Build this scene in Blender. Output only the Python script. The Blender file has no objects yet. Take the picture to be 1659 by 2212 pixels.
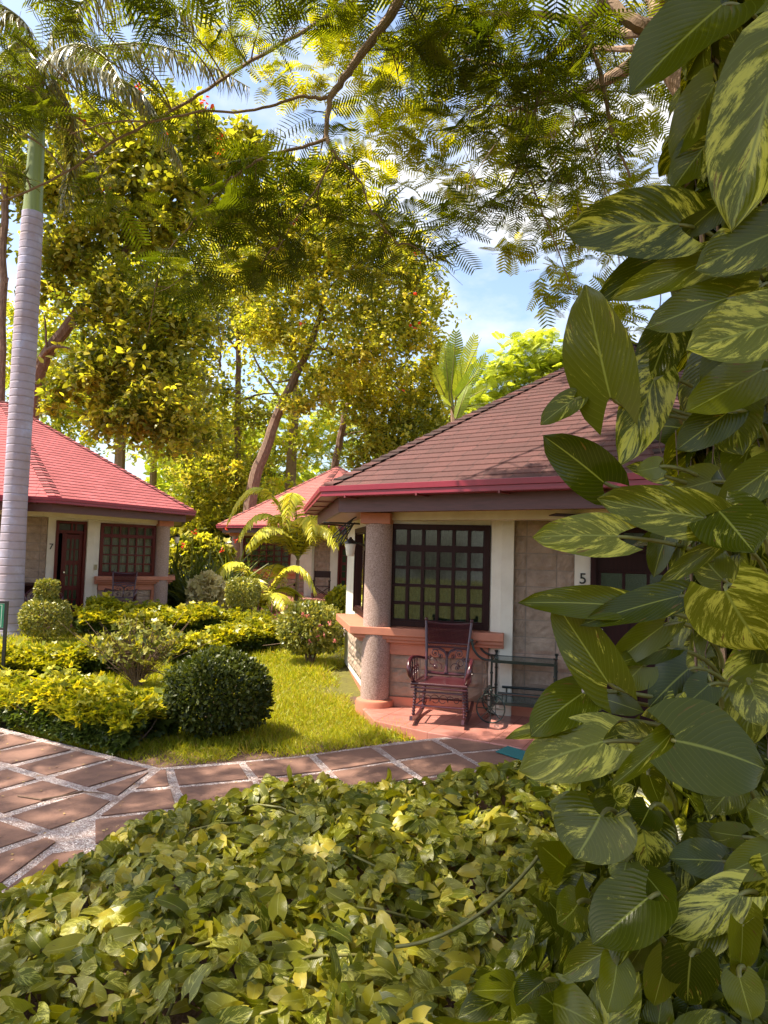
import bpy, math, random
import numpy as np
rad = math.radians
# ------------------------------------------------------------------ camera
EYE = np.array([0., 0., 1.87]); FPX = 1550.; PITCH = math.atan(94/1550); ROLL = .0285
F = np.array([0, math.cos(PITCH), math.sin(PITCH)]); U0 = np.array([0, -math.sin(PITCH), math.cos(PITCH)]); R0 = np.array([1., 0, 0])
RR = math.cos(ROLL)*R0+math.sin(ROLL)*U0; UU = math.cos(ROLL)*U0-math.sin(ROLL)*R0
from mathutils import Matrix
sc = bpy.context.scene
cd = bpy.data.cameras.new('camera'); cam = bpy.data.objects.new('camera', cd); sc.collection.objects.link(cam)
cd.sensor_fit = 'HORIZONTAL'; cd.sensor_width = 36; cd.lens = 36*FPX/1659; cd.clip_end = 400; cd.clip_start = .05
cam.matrix_world = Matrix(((RR[0], UU[0], -F[0], EYE[0]), (RR[1], UU[1], -F[1], EYE[1]), (RR[2], UU[2], -F[2], EYE[2]), (0, 0, 0, 1)))
sc.camera = cam
# ------------------------------------------------------------------ world and sun
SUN_AZ = rad(262); SUN_EL = rad(60)      # azimuth clockwise from +Y
wd = bpy.data.worlds.new('World'); sc.world = wd; wd.use_nodes = True
nt = wd.node_tree; nt.nodes.clear()
def N(t, ty, **k):
    n = t.nodes.new(ty)
    for a, b in k.items():
        if a.startswith('i_'):
            n.inputs[a[2:].replace('_', ' ')].default_value = b
        else: setattr(n, a, b)
    return n
sky = N(nt, 'ShaderNodeTexSky', sky_type='NISHITA', sun_disc=False, sun_elevation=SUN_EL, sun_rotation=SUN_AZ, altitude=50, air_density=1.0, dust_density=3, ozone_density=1.2)
bg1 = N(nt, 'ShaderNodeBackground'); bg1.inputs[1].default_value = .13
bg2 = N(nt, 'ShaderNodeBackground'); bg2.inputs[0].default_value = (1, .985, .97, 1); bg2.inputs[1].default_value = .5
tc = N(nt, 'ShaderNodeTexCoord'); mp = N(nt, 'ShaderNodeMapping'); mp.inputs['Scale'].default_value = (1, 1, 2.2); mp.inputs['Location'].default_value = (.37, .1, .15)
nz = N(nt, 'ShaderNodeTexNoise'); nz.inputs['Scale'].default_value = 2.6; nz.inputs['Detail'].default_value = 7; nz.inputs['Roughness'].default_value = .55
cr = N(nt, 'ShaderNodeValToRGB'); cr.color_ramp.elements[0].position = .48; cr.color_ramp.elements[1].position = .66
mx = N(nt, 'ShaderNodeMixShader'); wo = N(nt, 'ShaderNodeOutputWorld')
L = nt.links.new
L(tc.outputs['Generated'], mp.inputs[0]); L(mp.outputs[0], nz.inputs['Vector']); L(nz.outputs[0], cr.inputs[0])
L(sky.outputs[0], bg1.inputs[0]); L(cr.outputs[0], mx.inputs[0]); L(bg1.outputs[0], mx.inputs[1]); L(bg2.outputs[0], mx.inputs[2]); L(mx.outputs[0], wo.inputs[0])
sl = bpy.data.lights.new('sun', 'SUN'); sl.energy = 4.4; sl.angle = rad(.5); sl.color = (1, .9, .72)
so = bpy.data.objects.new('sun', sl); sc.collection.objects.link(so)
from mathutils import Vector
SD = Vector((math.sin(SUN_AZ)*math.cos(SUN_EL), math.cos(SUN_AZ)*math.cos(SUN_EL), math.sin(SUN_EL)))
so.rotation_euler = SD.to_track_quat('Z', 'Y').to_euler(); so.location = (0, 0, 40)
vs = sc.view_settings; vs.view_transform = 'Standard'; vs.look = 'None'; vs.exposure = 1.42; vs.gamma = 1
sc.cycles.max_bounces = 8; sc.cycles.transparent_max_bounces = 12; sc.cycles.transmission_bounces = 6; sc.cycles.diffuse_bounces = 4
sc.cycles.caustics_reflective = False; sc.cycles.caustics_refractive = False
# ------------------------------------------------------------------ helpers
rng = np.random.default_rng(7); random.seed(5)
def ray(x, y): return F+RR*(x-829.5)/FPX-UU*(y-1106)/FPX
def at(x, y, Y):
    d = ray(x, y); return EYE+d*Y/d[1]
def onz(x, y, z=0.):
    d = ray(x, y); return EYE+d*(z-EYE[2])/d[2]
def smooth(t): t = np.clip(t, 0, 1); return t*t*(3-2*t)
def gz(x, y): return .18*smooth((np.asarray(y, float)-9)/5)
col = sc.collection
def tag(o, label=None, cat=None, group=None, kind=None):
    if label: o['label'] = label
    if cat: o['category'] = cat
    if group: o['group'] = group
    if kind: o['kind'] = kind
    return o
WL = {}
def base(o):
    return WL.get(o.name, np.zeros(3)) if o is not None else np.zeros(3)
def empty(name, loc, label, cat, group=None):
    o = bpy.data.objects.new(name, None); col.objects.link(o); o.location = tuple(loc); o.empty_display_size = .2
    WL[o.name] = np.array(loc, float); tag(o, label, cat, group); return o
def link(name, me, parent=None, loc=None):
    o = bpy.data.objects.new(name, me); col.objects.link(o)
    if parent is not None: o.parent = parent; WL[o.name] = base(parent)
    elif loc is not None: o.location = tuple(loc); WL[o.name] = np.array(loc, float)
    return o
def raw_mesh(name, V, faces, mats, smooth_=True, midx=None, attrs=None):
    """faces: list of int arrays (m,k)"""
    me = bpy.data.meshes.new(name); V = np.asarray(V, np.float32)
    me.vertices.add(len(V)); me.vertices.foreach_set('co', V.ravel())
    fl = [np.asarray(f, np.int32) for f in faces if len(f)]
    tot = np.concatenate([np.full(len(f), f.shape[1], np.int32) for f in fl]); idx = np.concatenate([f.ravel() for f in fl])
    me.loops.add(len(idx)); me.loops.foreach_set('vertex_index', idx)
    me.polygons.add(len(tot)); st = np.concatenate([[0], np.cumsum(tot)[:-1]]).astype(np.int32)
    me.polygons.foreach_set('loop_start', st)
    try: me.polygons.foreach_set('loop_total', tot)
    except Exception: pass
    me.polygons.foreach_set('use_smooth', np.full(len(tot), smooth_, bool))
    for m in (mats if isinstance(mats, (list, tuple)) else [mats]): me.materials.append(m)
    if midx is not None: me.polygons.foreach_set('material_index', np.asarray(midx, np.int32))
    if attrs:
        for k, a in attrs.items():
            at_ = me.attributes.new(k, 'FLOAT_VECTOR', 'POINT'); at_.data.foreach_set('vector', np.asarray(a, np.float32).ravel())
    me.update(calc_edges=True); me.validate(); return me
class MB:
    def __init__(s): s.V = []; s.F = []; s.n = 0
    def add(s, v, f):
        v = np.asarray(v, float).reshape(-1, 3); s.V.append(v)
        for q in f: s.F.append(tuple(int(i)+s.n for i in q))
        s.n += len(v)
    def box(s, o, ex, ey, ez, a, b, c):
        """box in frame (o,ex,ey,ez) ranges a,b,c"""
        o = np.array(o, float); v = [o+ex*x+ey*y+ez*z for z in c for y in b for x in a]
        s.add(v, [(0, 2, 3, 1), (4, 5, 7, 6), (0, 1, 5, 4), (2, 6, 7, 3), (0, 4, 6, 2), (1, 3, 7, 5)])
    def wbox(s, a, b, c): s.box((0, 0, 0), np.array([1., 0, 0]), np.array([0, 1., 0]), np.array([0, 0, 1.]), a, b, c)
    def tube(s, P, r, k=8, cap=True):
        P = np.asarray(P, float); n = len(P); r = np.full(n, r) if np.isscalar(r) else np.asarray(r, float)
        T = np.gradient(P, axis=0); T /= np.linalg.norm(T, axis=1)[:, None]+1e-12
        u = np.cross(T[0], [0, 0, 1.]);
        if np.linalg.norm(u) < .1: u = np.cross(T[0], [1., 0, 0])
        u /= np.linalg.norm(u); vs_ = []; an = np.arange(k)*2*math.pi/k
        for i in range(n):
            u = u-T[i]*(u@T[i]); u /= np.linalg.norm(u)+1e-12; w = np.cross(T[i], u)
            vs_.append(P[i]+r[i]*(np.cos(an)[:, None]*u+np.sin(an)[:, None]*w))
        f = [(i*k+j, i*k+(j+1) % k, (i+1)*k+(j+1) % k, (i+1)*k+j) for i in range(n-1) for j in range(k)]
        if cap: f += [tuple(range(k))[::-1], tuple((n-1)*k+j for j in range(k))]
        s.add(np.concatenate(vs_), f)
    def lathe(s, c, prof, k=24, sx=1, sy=1):
        c = np.array(c, float); an = np.arange(k)*2*math.pi/k; v = []
        for r_, z in prof: v.append(np.stack([c[0]+r_*sx*np.cos(an), c[1]+r_*sy*np.sin(an), np.full(k, c[2]+z)], 1))
        n = len(prof); f = [(i*k+j, i*k+(j+1) % k, (i+1)*k+(j+1) % k, (i+1)*k+j) for i in range(n-1) for j in range(k)]
        f += [tuple(range(k))[::-1], tuple((n-1)*k+j for j in range(k))]
        s.add(np.concatenate(v), f)
    def prism(s, poly, z0, z1):
        p = np.array(poly, float); n = len(p); v = [(x, y, z0) for x, y in p]+[(x, y, z1) for x, y in p]
        s.add(v, [tuple(range(n))[::-1], tuple(range(n, 2*n))]+[(i, (i+1) % n, n+(i+1) % n, n+i) for i in range(n)])
    def sphere(s, c, r, k=8):
        s.lathe(c, [(r*math.sin(t), -r*math.cos(t)) for t in np.linspace(.05, math.pi-.05, k)], k)
    def build(s, name, mat, parent=None, smooth_=False, bevel=0, loc=None, sub=0):
        V = np.concatenate(s.V)-(base(parent) if parent is not None else (np.array(loc, float) if loc is not None else 0))
        me = bpy.data.meshes.new(name); me.from_pydata(V.tolist(), [], s.F); me.materials.append(mat)
        if smooth_:
            me.polygons.foreach_set('use_smooth', np.ones(len(me.polygons), bool))
            try: me.set_sharp_from_angle(angle=rad(40))
            except Exception: pass
        me.update(); o = link(name, me, parent, loc)
        if bevel:
            m = o.modifiers.new('bevel', 'BEVEL'); m.width = bevel; m.segments = 2; m.limit_method = 'ANGLE'; m.angle_limit = rad(40)
        return o
def norm(a): a = np.asarray(a, float); return a/(np.linalg.norm(a, axis=-1, keepdims=True)+1e-12)
def frames(d, n):
    """matrices with columns x=side, y=leaf axis d, z=normal"""
    d = norm(d); n = n-d*np.sum(n*d, -1, keepdims=True); n = norm(n); x = np.cross(d, n); return np.stack([x, d, n], -1)
def scatter(T, M, P, S):
    """T=(verts,quads,uv) ; returns verts, faces, luv for all copies"""
    tv, tf, tuv = T; k = len(tv); n = len(P)
    V = np.einsum('nij,kj->nki', M, tv)*np.asarray(S).reshape(n, -1, 1)+P[:, None, :]
    Fc = (tf[None]+(np.arange(n)*k)[:, None, None]).reshape(-1, tf.shape[1])
    uv = np.zeros((n, k, 3), np.float32); uv[:, :, :2] = tuv[None]; uv[:, :, 2] = rng.random(n)[:, None]
    return V.reshape(-1, 3), Fc, uv.reshape(-1, 3)
def multi(parts, mats, name, parent=None, loc=None, smooth_=True):
    """parts: list of (V,F,uv)"""
    Vs, Fs, us, mi = [], {}, [], []; n = 0; off = 0
    for p in parts:
        Vs.append(p[0]); us.append(p[2]); Fs.setdefault(p[1].shape[1], []).append((p[1]+n, p[3] if len(p) > 3 else 0)); n += len(p[0])
    V = np.concatenate(Vs)-(base(parent) if parent is not None else (np.array(loc, float) if loc is not None else 0))
    fl, mi = [], []
    for k, l in Fs.items():
        fl.append(np.concatenate([a for a, _ in l])); mi += [np.full(len(a), m) for a, m in l]
    me = raw_mesh(name, V, fl, mats, smooth_, np.concatenate(mi), {'luv': np.concatenate(us)})
    return link(name, me, parent, loc)
def mbpart(mb, mi=0):
    """convert an all-quad-ish MB to a multi part (quads only, caps fan-split)"""
    V = np.concatenate(mb.V); q = []
    for f in mb.F:
        if len(f) == 4: q.append(f)
        else:
            for i in range(1, len(f)-1, 1): q.append((f[0], f[i], f[i+1], f[i+1]))
    q = [f for f in q if len(set(f)) == 4]
    return (V, np.array(q), np.full((len(V), 3), .5, np.float32), mi)
# ------------------------------------------------------------------ materials
def new(name):
    m = bpy.data.materials.new(name); m.use_nodes = True; t = m.node_tree; t.nodes.clear()
    o = t.nodes.new('ShaderNodeOutputMaterial'); b = t.nodes.new('ShaderNodeBsdfPrincipled'); t.links.new(b.outputs[0], o.inputs[0]); return m, t, b, o
def ramp(t, a, b, c0, c1, mid=None):
    r = t.nodes.new('ShaderNodeValToRGB'); e = r.color_ramp.elements; e[0].position = a; e[1].position = b; e[0].color = (*c0, 1); e[1].color = (*c1, 1)
    if mid: x = e.new(mid[0]); x.color = (*mid[1], 1)
    return r
def surf(name, c0, c1=None, rough=.6, scale=8, detail=6, bump=.0, bscale=None, spec=.5, coord='Object', stretch=None, metal=0, a=.3, b=.7, coat=0):
    m, t, bs, o = new(name); c1 = c1 or tuple(x*.75 for x in c0)
    tc = t.nodes.new('ShaderNodeTexCoord'); mp = t.nodes.new('ShaderNodeMapping')
    if stretch: mp.inputs['Scale'].default_value = stretch
    n = t.nodes.new('ShaderNodeTexNoise'); n.inputs['Scale'].default_value = scale; n.inputs['Detail'].default_value = detail; n.inputs['Roughness'].default_value = .65
    r = ramp(t, a, b, c1, c0); l = t.links.new
    l(tc.outputs[coord], mp.inputs[0]); l(mp.outputs[0], n.inputs['Vector']); l(n.outputs[0], r.inputs[0]); l(r.outputs[0], bs.inputs['Base Color'])
    bs.inputs['Roughness'].default_value = rough; bs.inputs['Metallic'].default_value = metal; bs.inputs['Specular IOR Level'].default_value = spec
    bs.inputs['Coat Weight'].default_value = coat
    if bump:
        n2 = t.nodes.new('ShaderNodeTexNoise'); n2.inputs['Scale'].default_value = bscale or scale*4; n2.inputs['Detail'].default_value = 5
        bp = t.nodes.new('ShaderNodeBump'); bp.inputs['Strength'].default_value = 1; bp.inputs['Distance'].default_value = bump
        l(mp.outputs[0], n2.inputs['Vector']); l(n2.outputs[0], bp.inputs['Height']); l(bp.outputs[0], bs.inputs['Normal'])
    return m
def leafmat(name, c0, c1, trans=None, rough=.45, tw=.4, spec=.4, vein=None, c2=None, bumpy=0, streak=None):
    """c0..c1 by random leaf; trans = transmitted colour; vein = midrib colour"""
    m, t, bs, o = new(name); l = t.links.new
    at_ = t.nodes.new('ShaderNodeAttribute'); at_.attribute_name = 'luv'; sp = t.nodes.new('ShaderNodeSeparateXYZ'); l(at_.outputs['Vector'], sp.inputs[0])
    r = ramp(t, 0, 1, c0, c1, (.88, c2) if c2 else None)
    if c2: r.color_ramp.elements[1].position = .8; r.color_ramp.elements[1].color = (*c1, 1); r.color_ramp.elements[2].position = .93; r.color_ramp.elements[2].color = (*c2, 1)
    l(sp.outputs['Z'], r.inputs[0]); colr = r.outputs[0]
    def mathn(op, a, b=None):
        n = t.nodes.new('ShaderNodeMath'); n.operation = op
        for i, v in enumerate((a, b)):
            if v is None: continue
            if isinstance(v, (int, float)): n.inputs[i].default_value = v
            else: l(v, n.inputs[i])
        return n.outputs[0]
    absv = mathn('ABSOLUTE', sp.outputs['Y'])
    if streak:
        # variegation running along the side veins
        w = mathn('SUBTRACT', sp.outputs['X'], mathn('MULTIPLY', absv, .55)); cb = t.nodes.new('ShaderNodeCombineXYZ')
        l(mathn('MULTIPLY', w, 3.6), cb.inputs[0]); l(mathn('MULTIPLY', sp.outputs['Y'], .8), cb.inputs[1]); l(mathn('MULTIPLY', sp.outputs['Z'], 57), cb.inputs[2])
        n = t.nodes.new('ShaderNodeTexNoise'); n.inputs['Scale'].default_value = 1.3; n.inputs['Detail'].default_value = 9; n.inputs['Roughness'].default_value = .78; n.inputs['Distortion'].default_value = .4; l(cb.outputs[0], n.inputs['Vector'])
        rr = ramp(t, streak[1], streak[1]+.07, (0, 0, 0), (1, 1, 1)); l(mathn('ADD', n.outputs[0], mathn('MULTIPLY', mathn('SUBTRACT', mathn('FRACT', mathn('MULTIPLY', sp.outputs['Z'], 17.3)), .68), .17)), rr.inputs[0])
        mxx = t.nodes.new('ShaderNodeMix'); mxx.data_type = 'RGBA'; l(rr.outputs[0], mxx.inputs['Factor']); l(colr, mxx.inputs[6]); mxx.inputs[7].default_value = (*streak[0], 1); colr = mxx.outputs[2]
        n3 = t.nodes.new('ShaderNodeTexNoise'); n3.inputs['Scale'].default_value = 2.6; n3.inputs['Detail'].default_value = 4; l(cb.outputs[0], n3.inputs['Vector']); r3 = ramp(t, .68, .7, (0, 0, 0), (.8, .8, .8)); l(n3.outputs[0], r3.inputs[0])
        m4 = t.nodes.new('ShaderNodeMix'); m4.data_type = 'RGBA'; l(r3.outputs[0], m4.inputs['Factor']); l(colr, m4.inputs[6]); m4.inputs[7].default_value = (.13, .07, .015, 1); colr = m4.outputs[2]
    if vein:
        rv = ramp(t, .012, .045, (1, 1, 1), (0, 0, 0)); l(absv, rv.inputs[0]); mv = t.nodes.new('ShaderNodeMix'); mv.data_type = 'RGBA'
        l(rv.outputs[0], mv.inputs['Factor']); l(colr, mv.inputs[6]); mv.inputs[7].default_value = (*vein, 1); colr = mv.outputs[2]
    l(colr, bs.inputs['Base Color']); bs.inputs['Roughness'].default_value = rough; bs.inputs['Specular IOR Level'].default_value = spec
    if bumpy:
        w = mathn('SUBTRACT', sp.outputs['X'], mathn('MULTIPLY', absv, .55)); sn = mathn('SINE', mathn('MULTIPLY', w, 75)); rs = ramp(t, .93, 1, (0, 0, 0), (.22, .22, .22)); l(sn, rs.inputs[0]); m5 = t.nodes.new('ShaderNodeMix'); m5.data_type = 'RGBA'; l(rs.outputs[0], m5.inputs['Factor']); l(colr, m5.inputs[6]); m5.inputs[7].default_value = (*vein, 1); colr = m5.outputs[2]; l(colr, bs.inputs['Base Color']); bp = t.nodes.new('ShaderNodeBump'); bp.inputs['Distance'].default_value = bumpy; bp.inputs['Strength'].default_value = .7
        l(sn, bp.inputs['Height']); l(bp.outputs[0], bs.inputs['Normal'])
    if trans:
        tr = t.nodes.new('ShaderNodeBsdfTranslucent'); mt = t.nodes.new('ShaderNodeMix'); mt.data_type = 'RGBA'; mt.blend_type = 'MULTIPLY'; mt.inputs['Factor'].default_value = 1
        l(colr, mt.inputs[6]); mt.inputs[7].default_value = (*trans, 1); l(mt.outputs[2], tr.inputs[0])
        ms = t.nodes.new('ShaderNodeMixShader'); ms.inputs[0].default_value = tw; l(bs.outputs[0], ms.inputs[1]); l(tr.outputs[0], ms.inputs[2]); l(ms.outputs[0], o.inputs[0])
    return m
M = {}
M['white'] = surf('white_paint', (.74, .69, .6), (.6, .54, .46), .7, 3, bump=.002, bscale=60, a=.2, b=.6)
M['cream'] = surf('cream_paint', (.66, .6, .44), (.54, .47, .33), .7, 3)
M['ledge'] = surf('terracotta_paint', (.52, .2, .125), (.4, .145, .09), .55, 4, a=.25, b=.6, bump=.001, bscale=50)
M['stone'] = surf('rough_stone_block', (.42, .315, .245), (.25, .18, .135), .9, 7, 8, bump=.016, bscale=22)
M['mortar'] = surf('mortar', (.3, .24, .2), (.22, .18, .15), .95, 20)
M['column'] = surf('pebble_render', (.47, .34, .3), (.26, .17, .14), .85, 75, 3, bump=.004, bscale=120, a=.38, b=.62)
M['wood'] = surf('stained_wood', (.13, .018, .012), (.07, .009, .007), .45, 3, 6, stretch=(14, 14, 1), spec=.3)
M['darkwood'] = surf('dark_stained_wood', (.03, .006, .005), (.016, .003, .003), .5, 3, 6, stretch=(14, 14, 1), spec=.2)
M['fascia'] = surf('fascia_board', (.115, .036, .038), (.07, .022, .024), .5, 2, 6, stretch=(2, 2, 20))
M['soffit'] = surf('soffit_timber', (.33, .11, .04), (.2, .06, .02), .45, 3, 6, stretch=(3, 3, 1))
M['gutter'] = surf('gutter_metal', (.27, .02, .045), (.22, .016, .038), .4, 6)
M['curtain'] = surf('curtain_cloth', (.5, .52, .42), (.4, .42, .33), .9, 20)
M['curtain_dark'] = surf('green_grey_curtain', (.13, .16, .1), (.06, .075, .05), .9, 20)
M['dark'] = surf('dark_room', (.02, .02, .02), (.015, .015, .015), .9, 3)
M['floor'] = None
M['green_glass'] = surf('green_pane', (.03, .055, .025), (.02, .04, .018), .15, 40, bump=.002, bscale=80)
M['black'] = surf('black_metal', (.014, .016, .015), (.01, .01, .01), .4, 20)
M['iron'] = surf('dark_green_iron', (.006, .018, .015), (.004, .01, .009), .35, 30, coat=.2)
M['brass'] = surf('brass', (.5, .35, .12), (.4, .28, .1), .35, 20, metal=.8)
M['steel'] = surf('steel', (.6, .6, .6), (.5, .5, .5), .25, 20, metal=1)
M['lamp_glass'] = surf('frosted_glass', (.75, .73, .68), (.65, .62, .58), .3, 20)
M['rattan'] = surf('dark_lacquered_wicker', (.075, .013, .02), (.035, .007, .011), .28, 40, 4, bump=.001, bscale=200, coat=.4)
M['cane'] = surf('tan_cane_webbing', (.3, .1, .06), (.2, .06, .04), .45, 40)
M['soil'] = surf('brown_soil', (.18, .1, .07), (.07, .035, .025), .95, 30, 8, bump=.02, bscale=60)
M['lawn'] = surf('lawn_ground', (.16, .15, .02), (.09, .08, .015), .95, 9, 8, bump=.02, bscale=80)
M['slab'] = surf('brown_paving_slab', (.235, .125, .092), (.135, .07, .052), .9, 5, 9, bump=.004, bscale=90, a=.25, b=.75)
M['bark'] = surf('rough_bark', (.3, .19, .14), (.11, .065, .045), .95, 6, 8, bump=.02, bscale=14, stretch=(3, 3, .7))
M['bark_pale'] = surf('pale_smooth_bark', (.3, .19, .12), (.16, .1, .065), .85, 9, 7, bump=.006, bscale=30)
M['stem'] = surf('green_stem', (.2, .2, .05), (.14, .12, .03), .5, 30)
M['twig'] = surf('dry_twig', (.2, .13, .09), (.1, .06, .04), .9, 40)
M['mat'] = surf('teal_mat_fabric', (.02, .16, .17), (.012, .11, .12), .95, 90, bump=.003, bscale=300)
M['canvas'] = surf('chair_canvas', (.05, .02, .02), (.03, .012, .012), .9, 30)
M['plate'] = surf('switch_plate', (.42, .35, .2), None, .5, 20)
M['sign_green'] = surf('sign_green', (.03, .3, .16), (.025, .26, .14), .4, 5)
M['sign_white'] = surf('sign_white', (.75, .8, .75), (.7, .75, .7), .4, 5)
M['hanger'] = surf('gutter_bracket', (.2, .03, .04), None, .5, 20)
def glass(name):
    m, t, b, o = new(name); l = t.links.new; t.nodes.remove(b)
    tr = t.nodes.new('ShaderNodeBsdfTransparent'); tr.inputs[0].default_value = (.8, .85, .8, 1); g = t.nodes.new('ShaderNodeBsdfGlossy'); g.inputs['Roughness'].default_value = .03
    fr = t.nodes.new('ShaderNodeFresnel'); fr.inputs[0].default_value = 1.6; ms = t.nodes.new('ShaderNodeMixShader'); l(fr.outputs[0], ms.inputs[0]); l(tr.outputs[0], ms.inputs[1]); l(g.outputs[0], ms.inputs[2]); l(ms.outputs[0], o.inputs[0]); return m
M['glass'] = glass('window_glass')
def pebble():
    m, t, b, o = new('white_pebble_mosaic'); l = t.links.new; tc = t.nodes.new('ShaderNodeTexCoord')
    v = t.nodes.new('ShaderNodeTexVoronoi'); v.inputs['Scale'].default_value = 75; l(tc.outputs['Object'], v.inputs['Vector'])
    v2 = t.nodes.new('ShaderNodeTexVoronoi'); v2.feature = 'DISTANCE_TO_EDGE'; v2.inputs['Scale'].default_value = 75; l(tc.outputs['Object'], v2.inputs['Vector'])
    r = ramp(t, .0, 1, (.42, .3, .28), (.84, .77, .78), (.5, (.66, .56, .56))); sp = t.nodes.new('ShaderNodeSeparateColor'); l(v.outputs['Color'], sp.inputs[0]); l(sp.outputs[0], r.inputs[0])
    e = ramp(t, .03, .12, (.0, .0, .0), (1, 1, 1)); l(v2.outputs['Distance'], e.inputs[0]); mxx = t.nodes.new('ShaderNodeMix'); mxx.data_type = 'RGBA'
    l(e.outputs[0], mxx.inputs['Factor']); mxx.inputs[6].default_value = (.19, .115, .095, 1); l(r.outputs[0], mxx.inputs[7])
    n = t.nodes.new('ShaderNodeTexNoise'); n.inputs['Scale'].default_value = 6; n.inputs['Detail'].default_value = 5; l(tc.outputs['Object'], n.inputs['Vector']); rn = ramp(t, .5, .68, (0, 0, 0), (.75, .75, .75)); l(n.outputs[0], rn.inputs[0])
    m2 = t.nodes.new('ShaderNodeMix'); m2.data_type = 'RGBA'; l(rn.outputs[0], m2.inputs['Factor']); l(mxx.outputs[2], m2.inputs[6]); m2.inputs[7].default_value = (.25, .15, .12, 1)
    l(m2.outputs[2], b.inputs['Base Color']); b.inputs['Roughness'].default_value = .7
    bp = t.nodes.new('ShaderNodeBump'); bp.inputs['Distance'].default_value = .006; l(e.outputs[0], bp.inputs['Height']); l(bp.outputs[0], b.inputs['Normal']); return m
M['pebble'] = pebble()
def tiles(ang):
    m, t, b, o = new('glazed_terracotta_tile'); l = t.links.new; tc = t.nodes.new('ShaderNodeTexCoord'); mp = t.nodes.new('ShaderNodeMapping'); mp.inputs['Rotation'].default_value = (0, 0, ang)
    br = t.nodes.new('ShaderNodeTexBrick'); br.offset = 0; br.inputs['Scale'].default_value = 1; br.inputs['Brick Width'].default_value = .33; br.inputs['Row Height'].default_value = .33; br.inputs['Mortar Size'].default_value = .004
    br.inputs['Color1'].default_value = (.46, .21, .18, 1); br.inputs['Color2'].default_value = (.45, .185, .15, 1); br.inputs['Mortar'].default_value = (.3, .12, .09, 1)
    n = t.nodes.new('ShaderNodeTexNoise'); n.inputs['Scale'].default_value = 7; n.inputs['Detail'].default_value = 6; mxx = t.nodes.new('ShaderNodeMix'); mxx.data_type = 'RGBA'; mxx.blend_type = 'MULTIPLY'
    r = ramp(t, .3, .7, (.8, .75, .72), (1.05, 1.05, 1.05)); l(tc.outputs['Object'], mp.inputs[0]); l(mp.outputs[0], br.inputs['Vector']); l(tc.outputs['Object'], n.inputs['Vector']); l(n.outputs[0], r.inputs[0])
    mxx.inputs['Factor'].default_value = 1; l(br.outputs['Color'], mxx.inputs[6]); l(r.outputs[0], mxx.inputs[7]); l(mxx.outputs[2], b.inputs['Base Color']); b.inputs['Roughness'].default_value = .17
    bp = t.nodes.new('ShaderNodeBump'); bp.inputs['Distance'].default_value = .002; bp.invert = True; l(br.outputs['Fac'], bp.inputs['Height']); l(bp.outputs[0], b.inputs['Normal']); return m
M['floor'] = tiles(rad(25))
def shingle(name, ca, cb_, cs):
    m, t, b, o = new(name); l = t.links.new; a = t.nodes.new('ShaderNodeAttribute'); a.attribute_name = 'luv'
    br = t.nodes.new('ShaderNodeTexBrick'); br.inputs['Scale'].default_value = 1; br.inputs['Brick Width'].default_value = .31; br.inputs['Row Height'].default_value = 1; br.inputs['Mortar Size'].default_value = .006; br.offset = .37; br.squash = 1
    br.inputs['Color1'].default_value = (*ca, 1); br.inputs['Color2'].default_value = (*cb_, 1); br.inputs['Mortar'].default_value = (*[x*.35 for x in cb_], 1)
    tc = t.nodes.new('ShaderNodeTexCoord'); n = t.nodes.new('ShaderNodeTexNoise'); n.inputs['Scale'].default_value = 1.4; n.inputs['Detail'].default_value = 8; n.inputs['Roughness'].default_value = .7
    n2 = t.nodes.new('ShaderNodeTexNoise'); n2.inputs['Scale'].default_value = 130; n2.inputs['Detail'].default_value = 2
    l(a.outputs['Vector'], br.inputs['Vector']); l(tc.outputs['Object'], n.inputs['Vector']); l(tc.outputs['Object'], n2.inputs['Vector'])
    r = ramp(t, .42, .7, (0, 0, 0), (.8, .8, .8)); l(n.outputs[0], r.inputs[0]); mm = t.nodes.new('ShaderNodeMix'); mm.data_type = 'RGBA'; l(r.outputs[0], mm.inputs['Factor']); l(br.outputs['Color'], mm.inputs[6]); mm.inputs[7].default_value = (*cs, 1)
    r2 = ramp(t, .35, .65, (.6, .6, .6), (1.25, 1.25, 1.25)); l(n2.outputs[0], r2.inputs[0]); m3 = t.nodes.new('ShaderNodeMix'); m3.data_type = 'RGBA'; m3.blend_type = 'MULTIPLY'; m3.inputs['Factor'].default_value = 1
    l(mm.outputs[2], m3.inputs[6]); l(r2.outputs[0], m3.inputs[7]); l(m3.outputs[2], b.inputs['Base Color']); b.inputs['Roughness'].default_value = .85
    bp = t.nodes.new('ShaderNodeBump'); bp.inputs['Distance'].default_value = .004; l(n2.outputs[0], bp.inputs['Height']); l(bp.outputs[0], b.inputs['Normal']); return m
M['roof_shaded'] = shingle('shaded_red_shingles', (.115, .04, .037), (.078, .027, .025), (.07, .025, .024))  # red shingles in darker tones; tree shade is put into the colour
M['roof_red'] = shingle('pink_red_shingles', (.46, .11, .118), (.37, .085, .09), (.28, .065, .068))
M['roof_mid'] = shingle('dusty_red_shingles', (.4, .12, .11), (.32, .095, .088), (.28, .09, .08))
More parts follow.
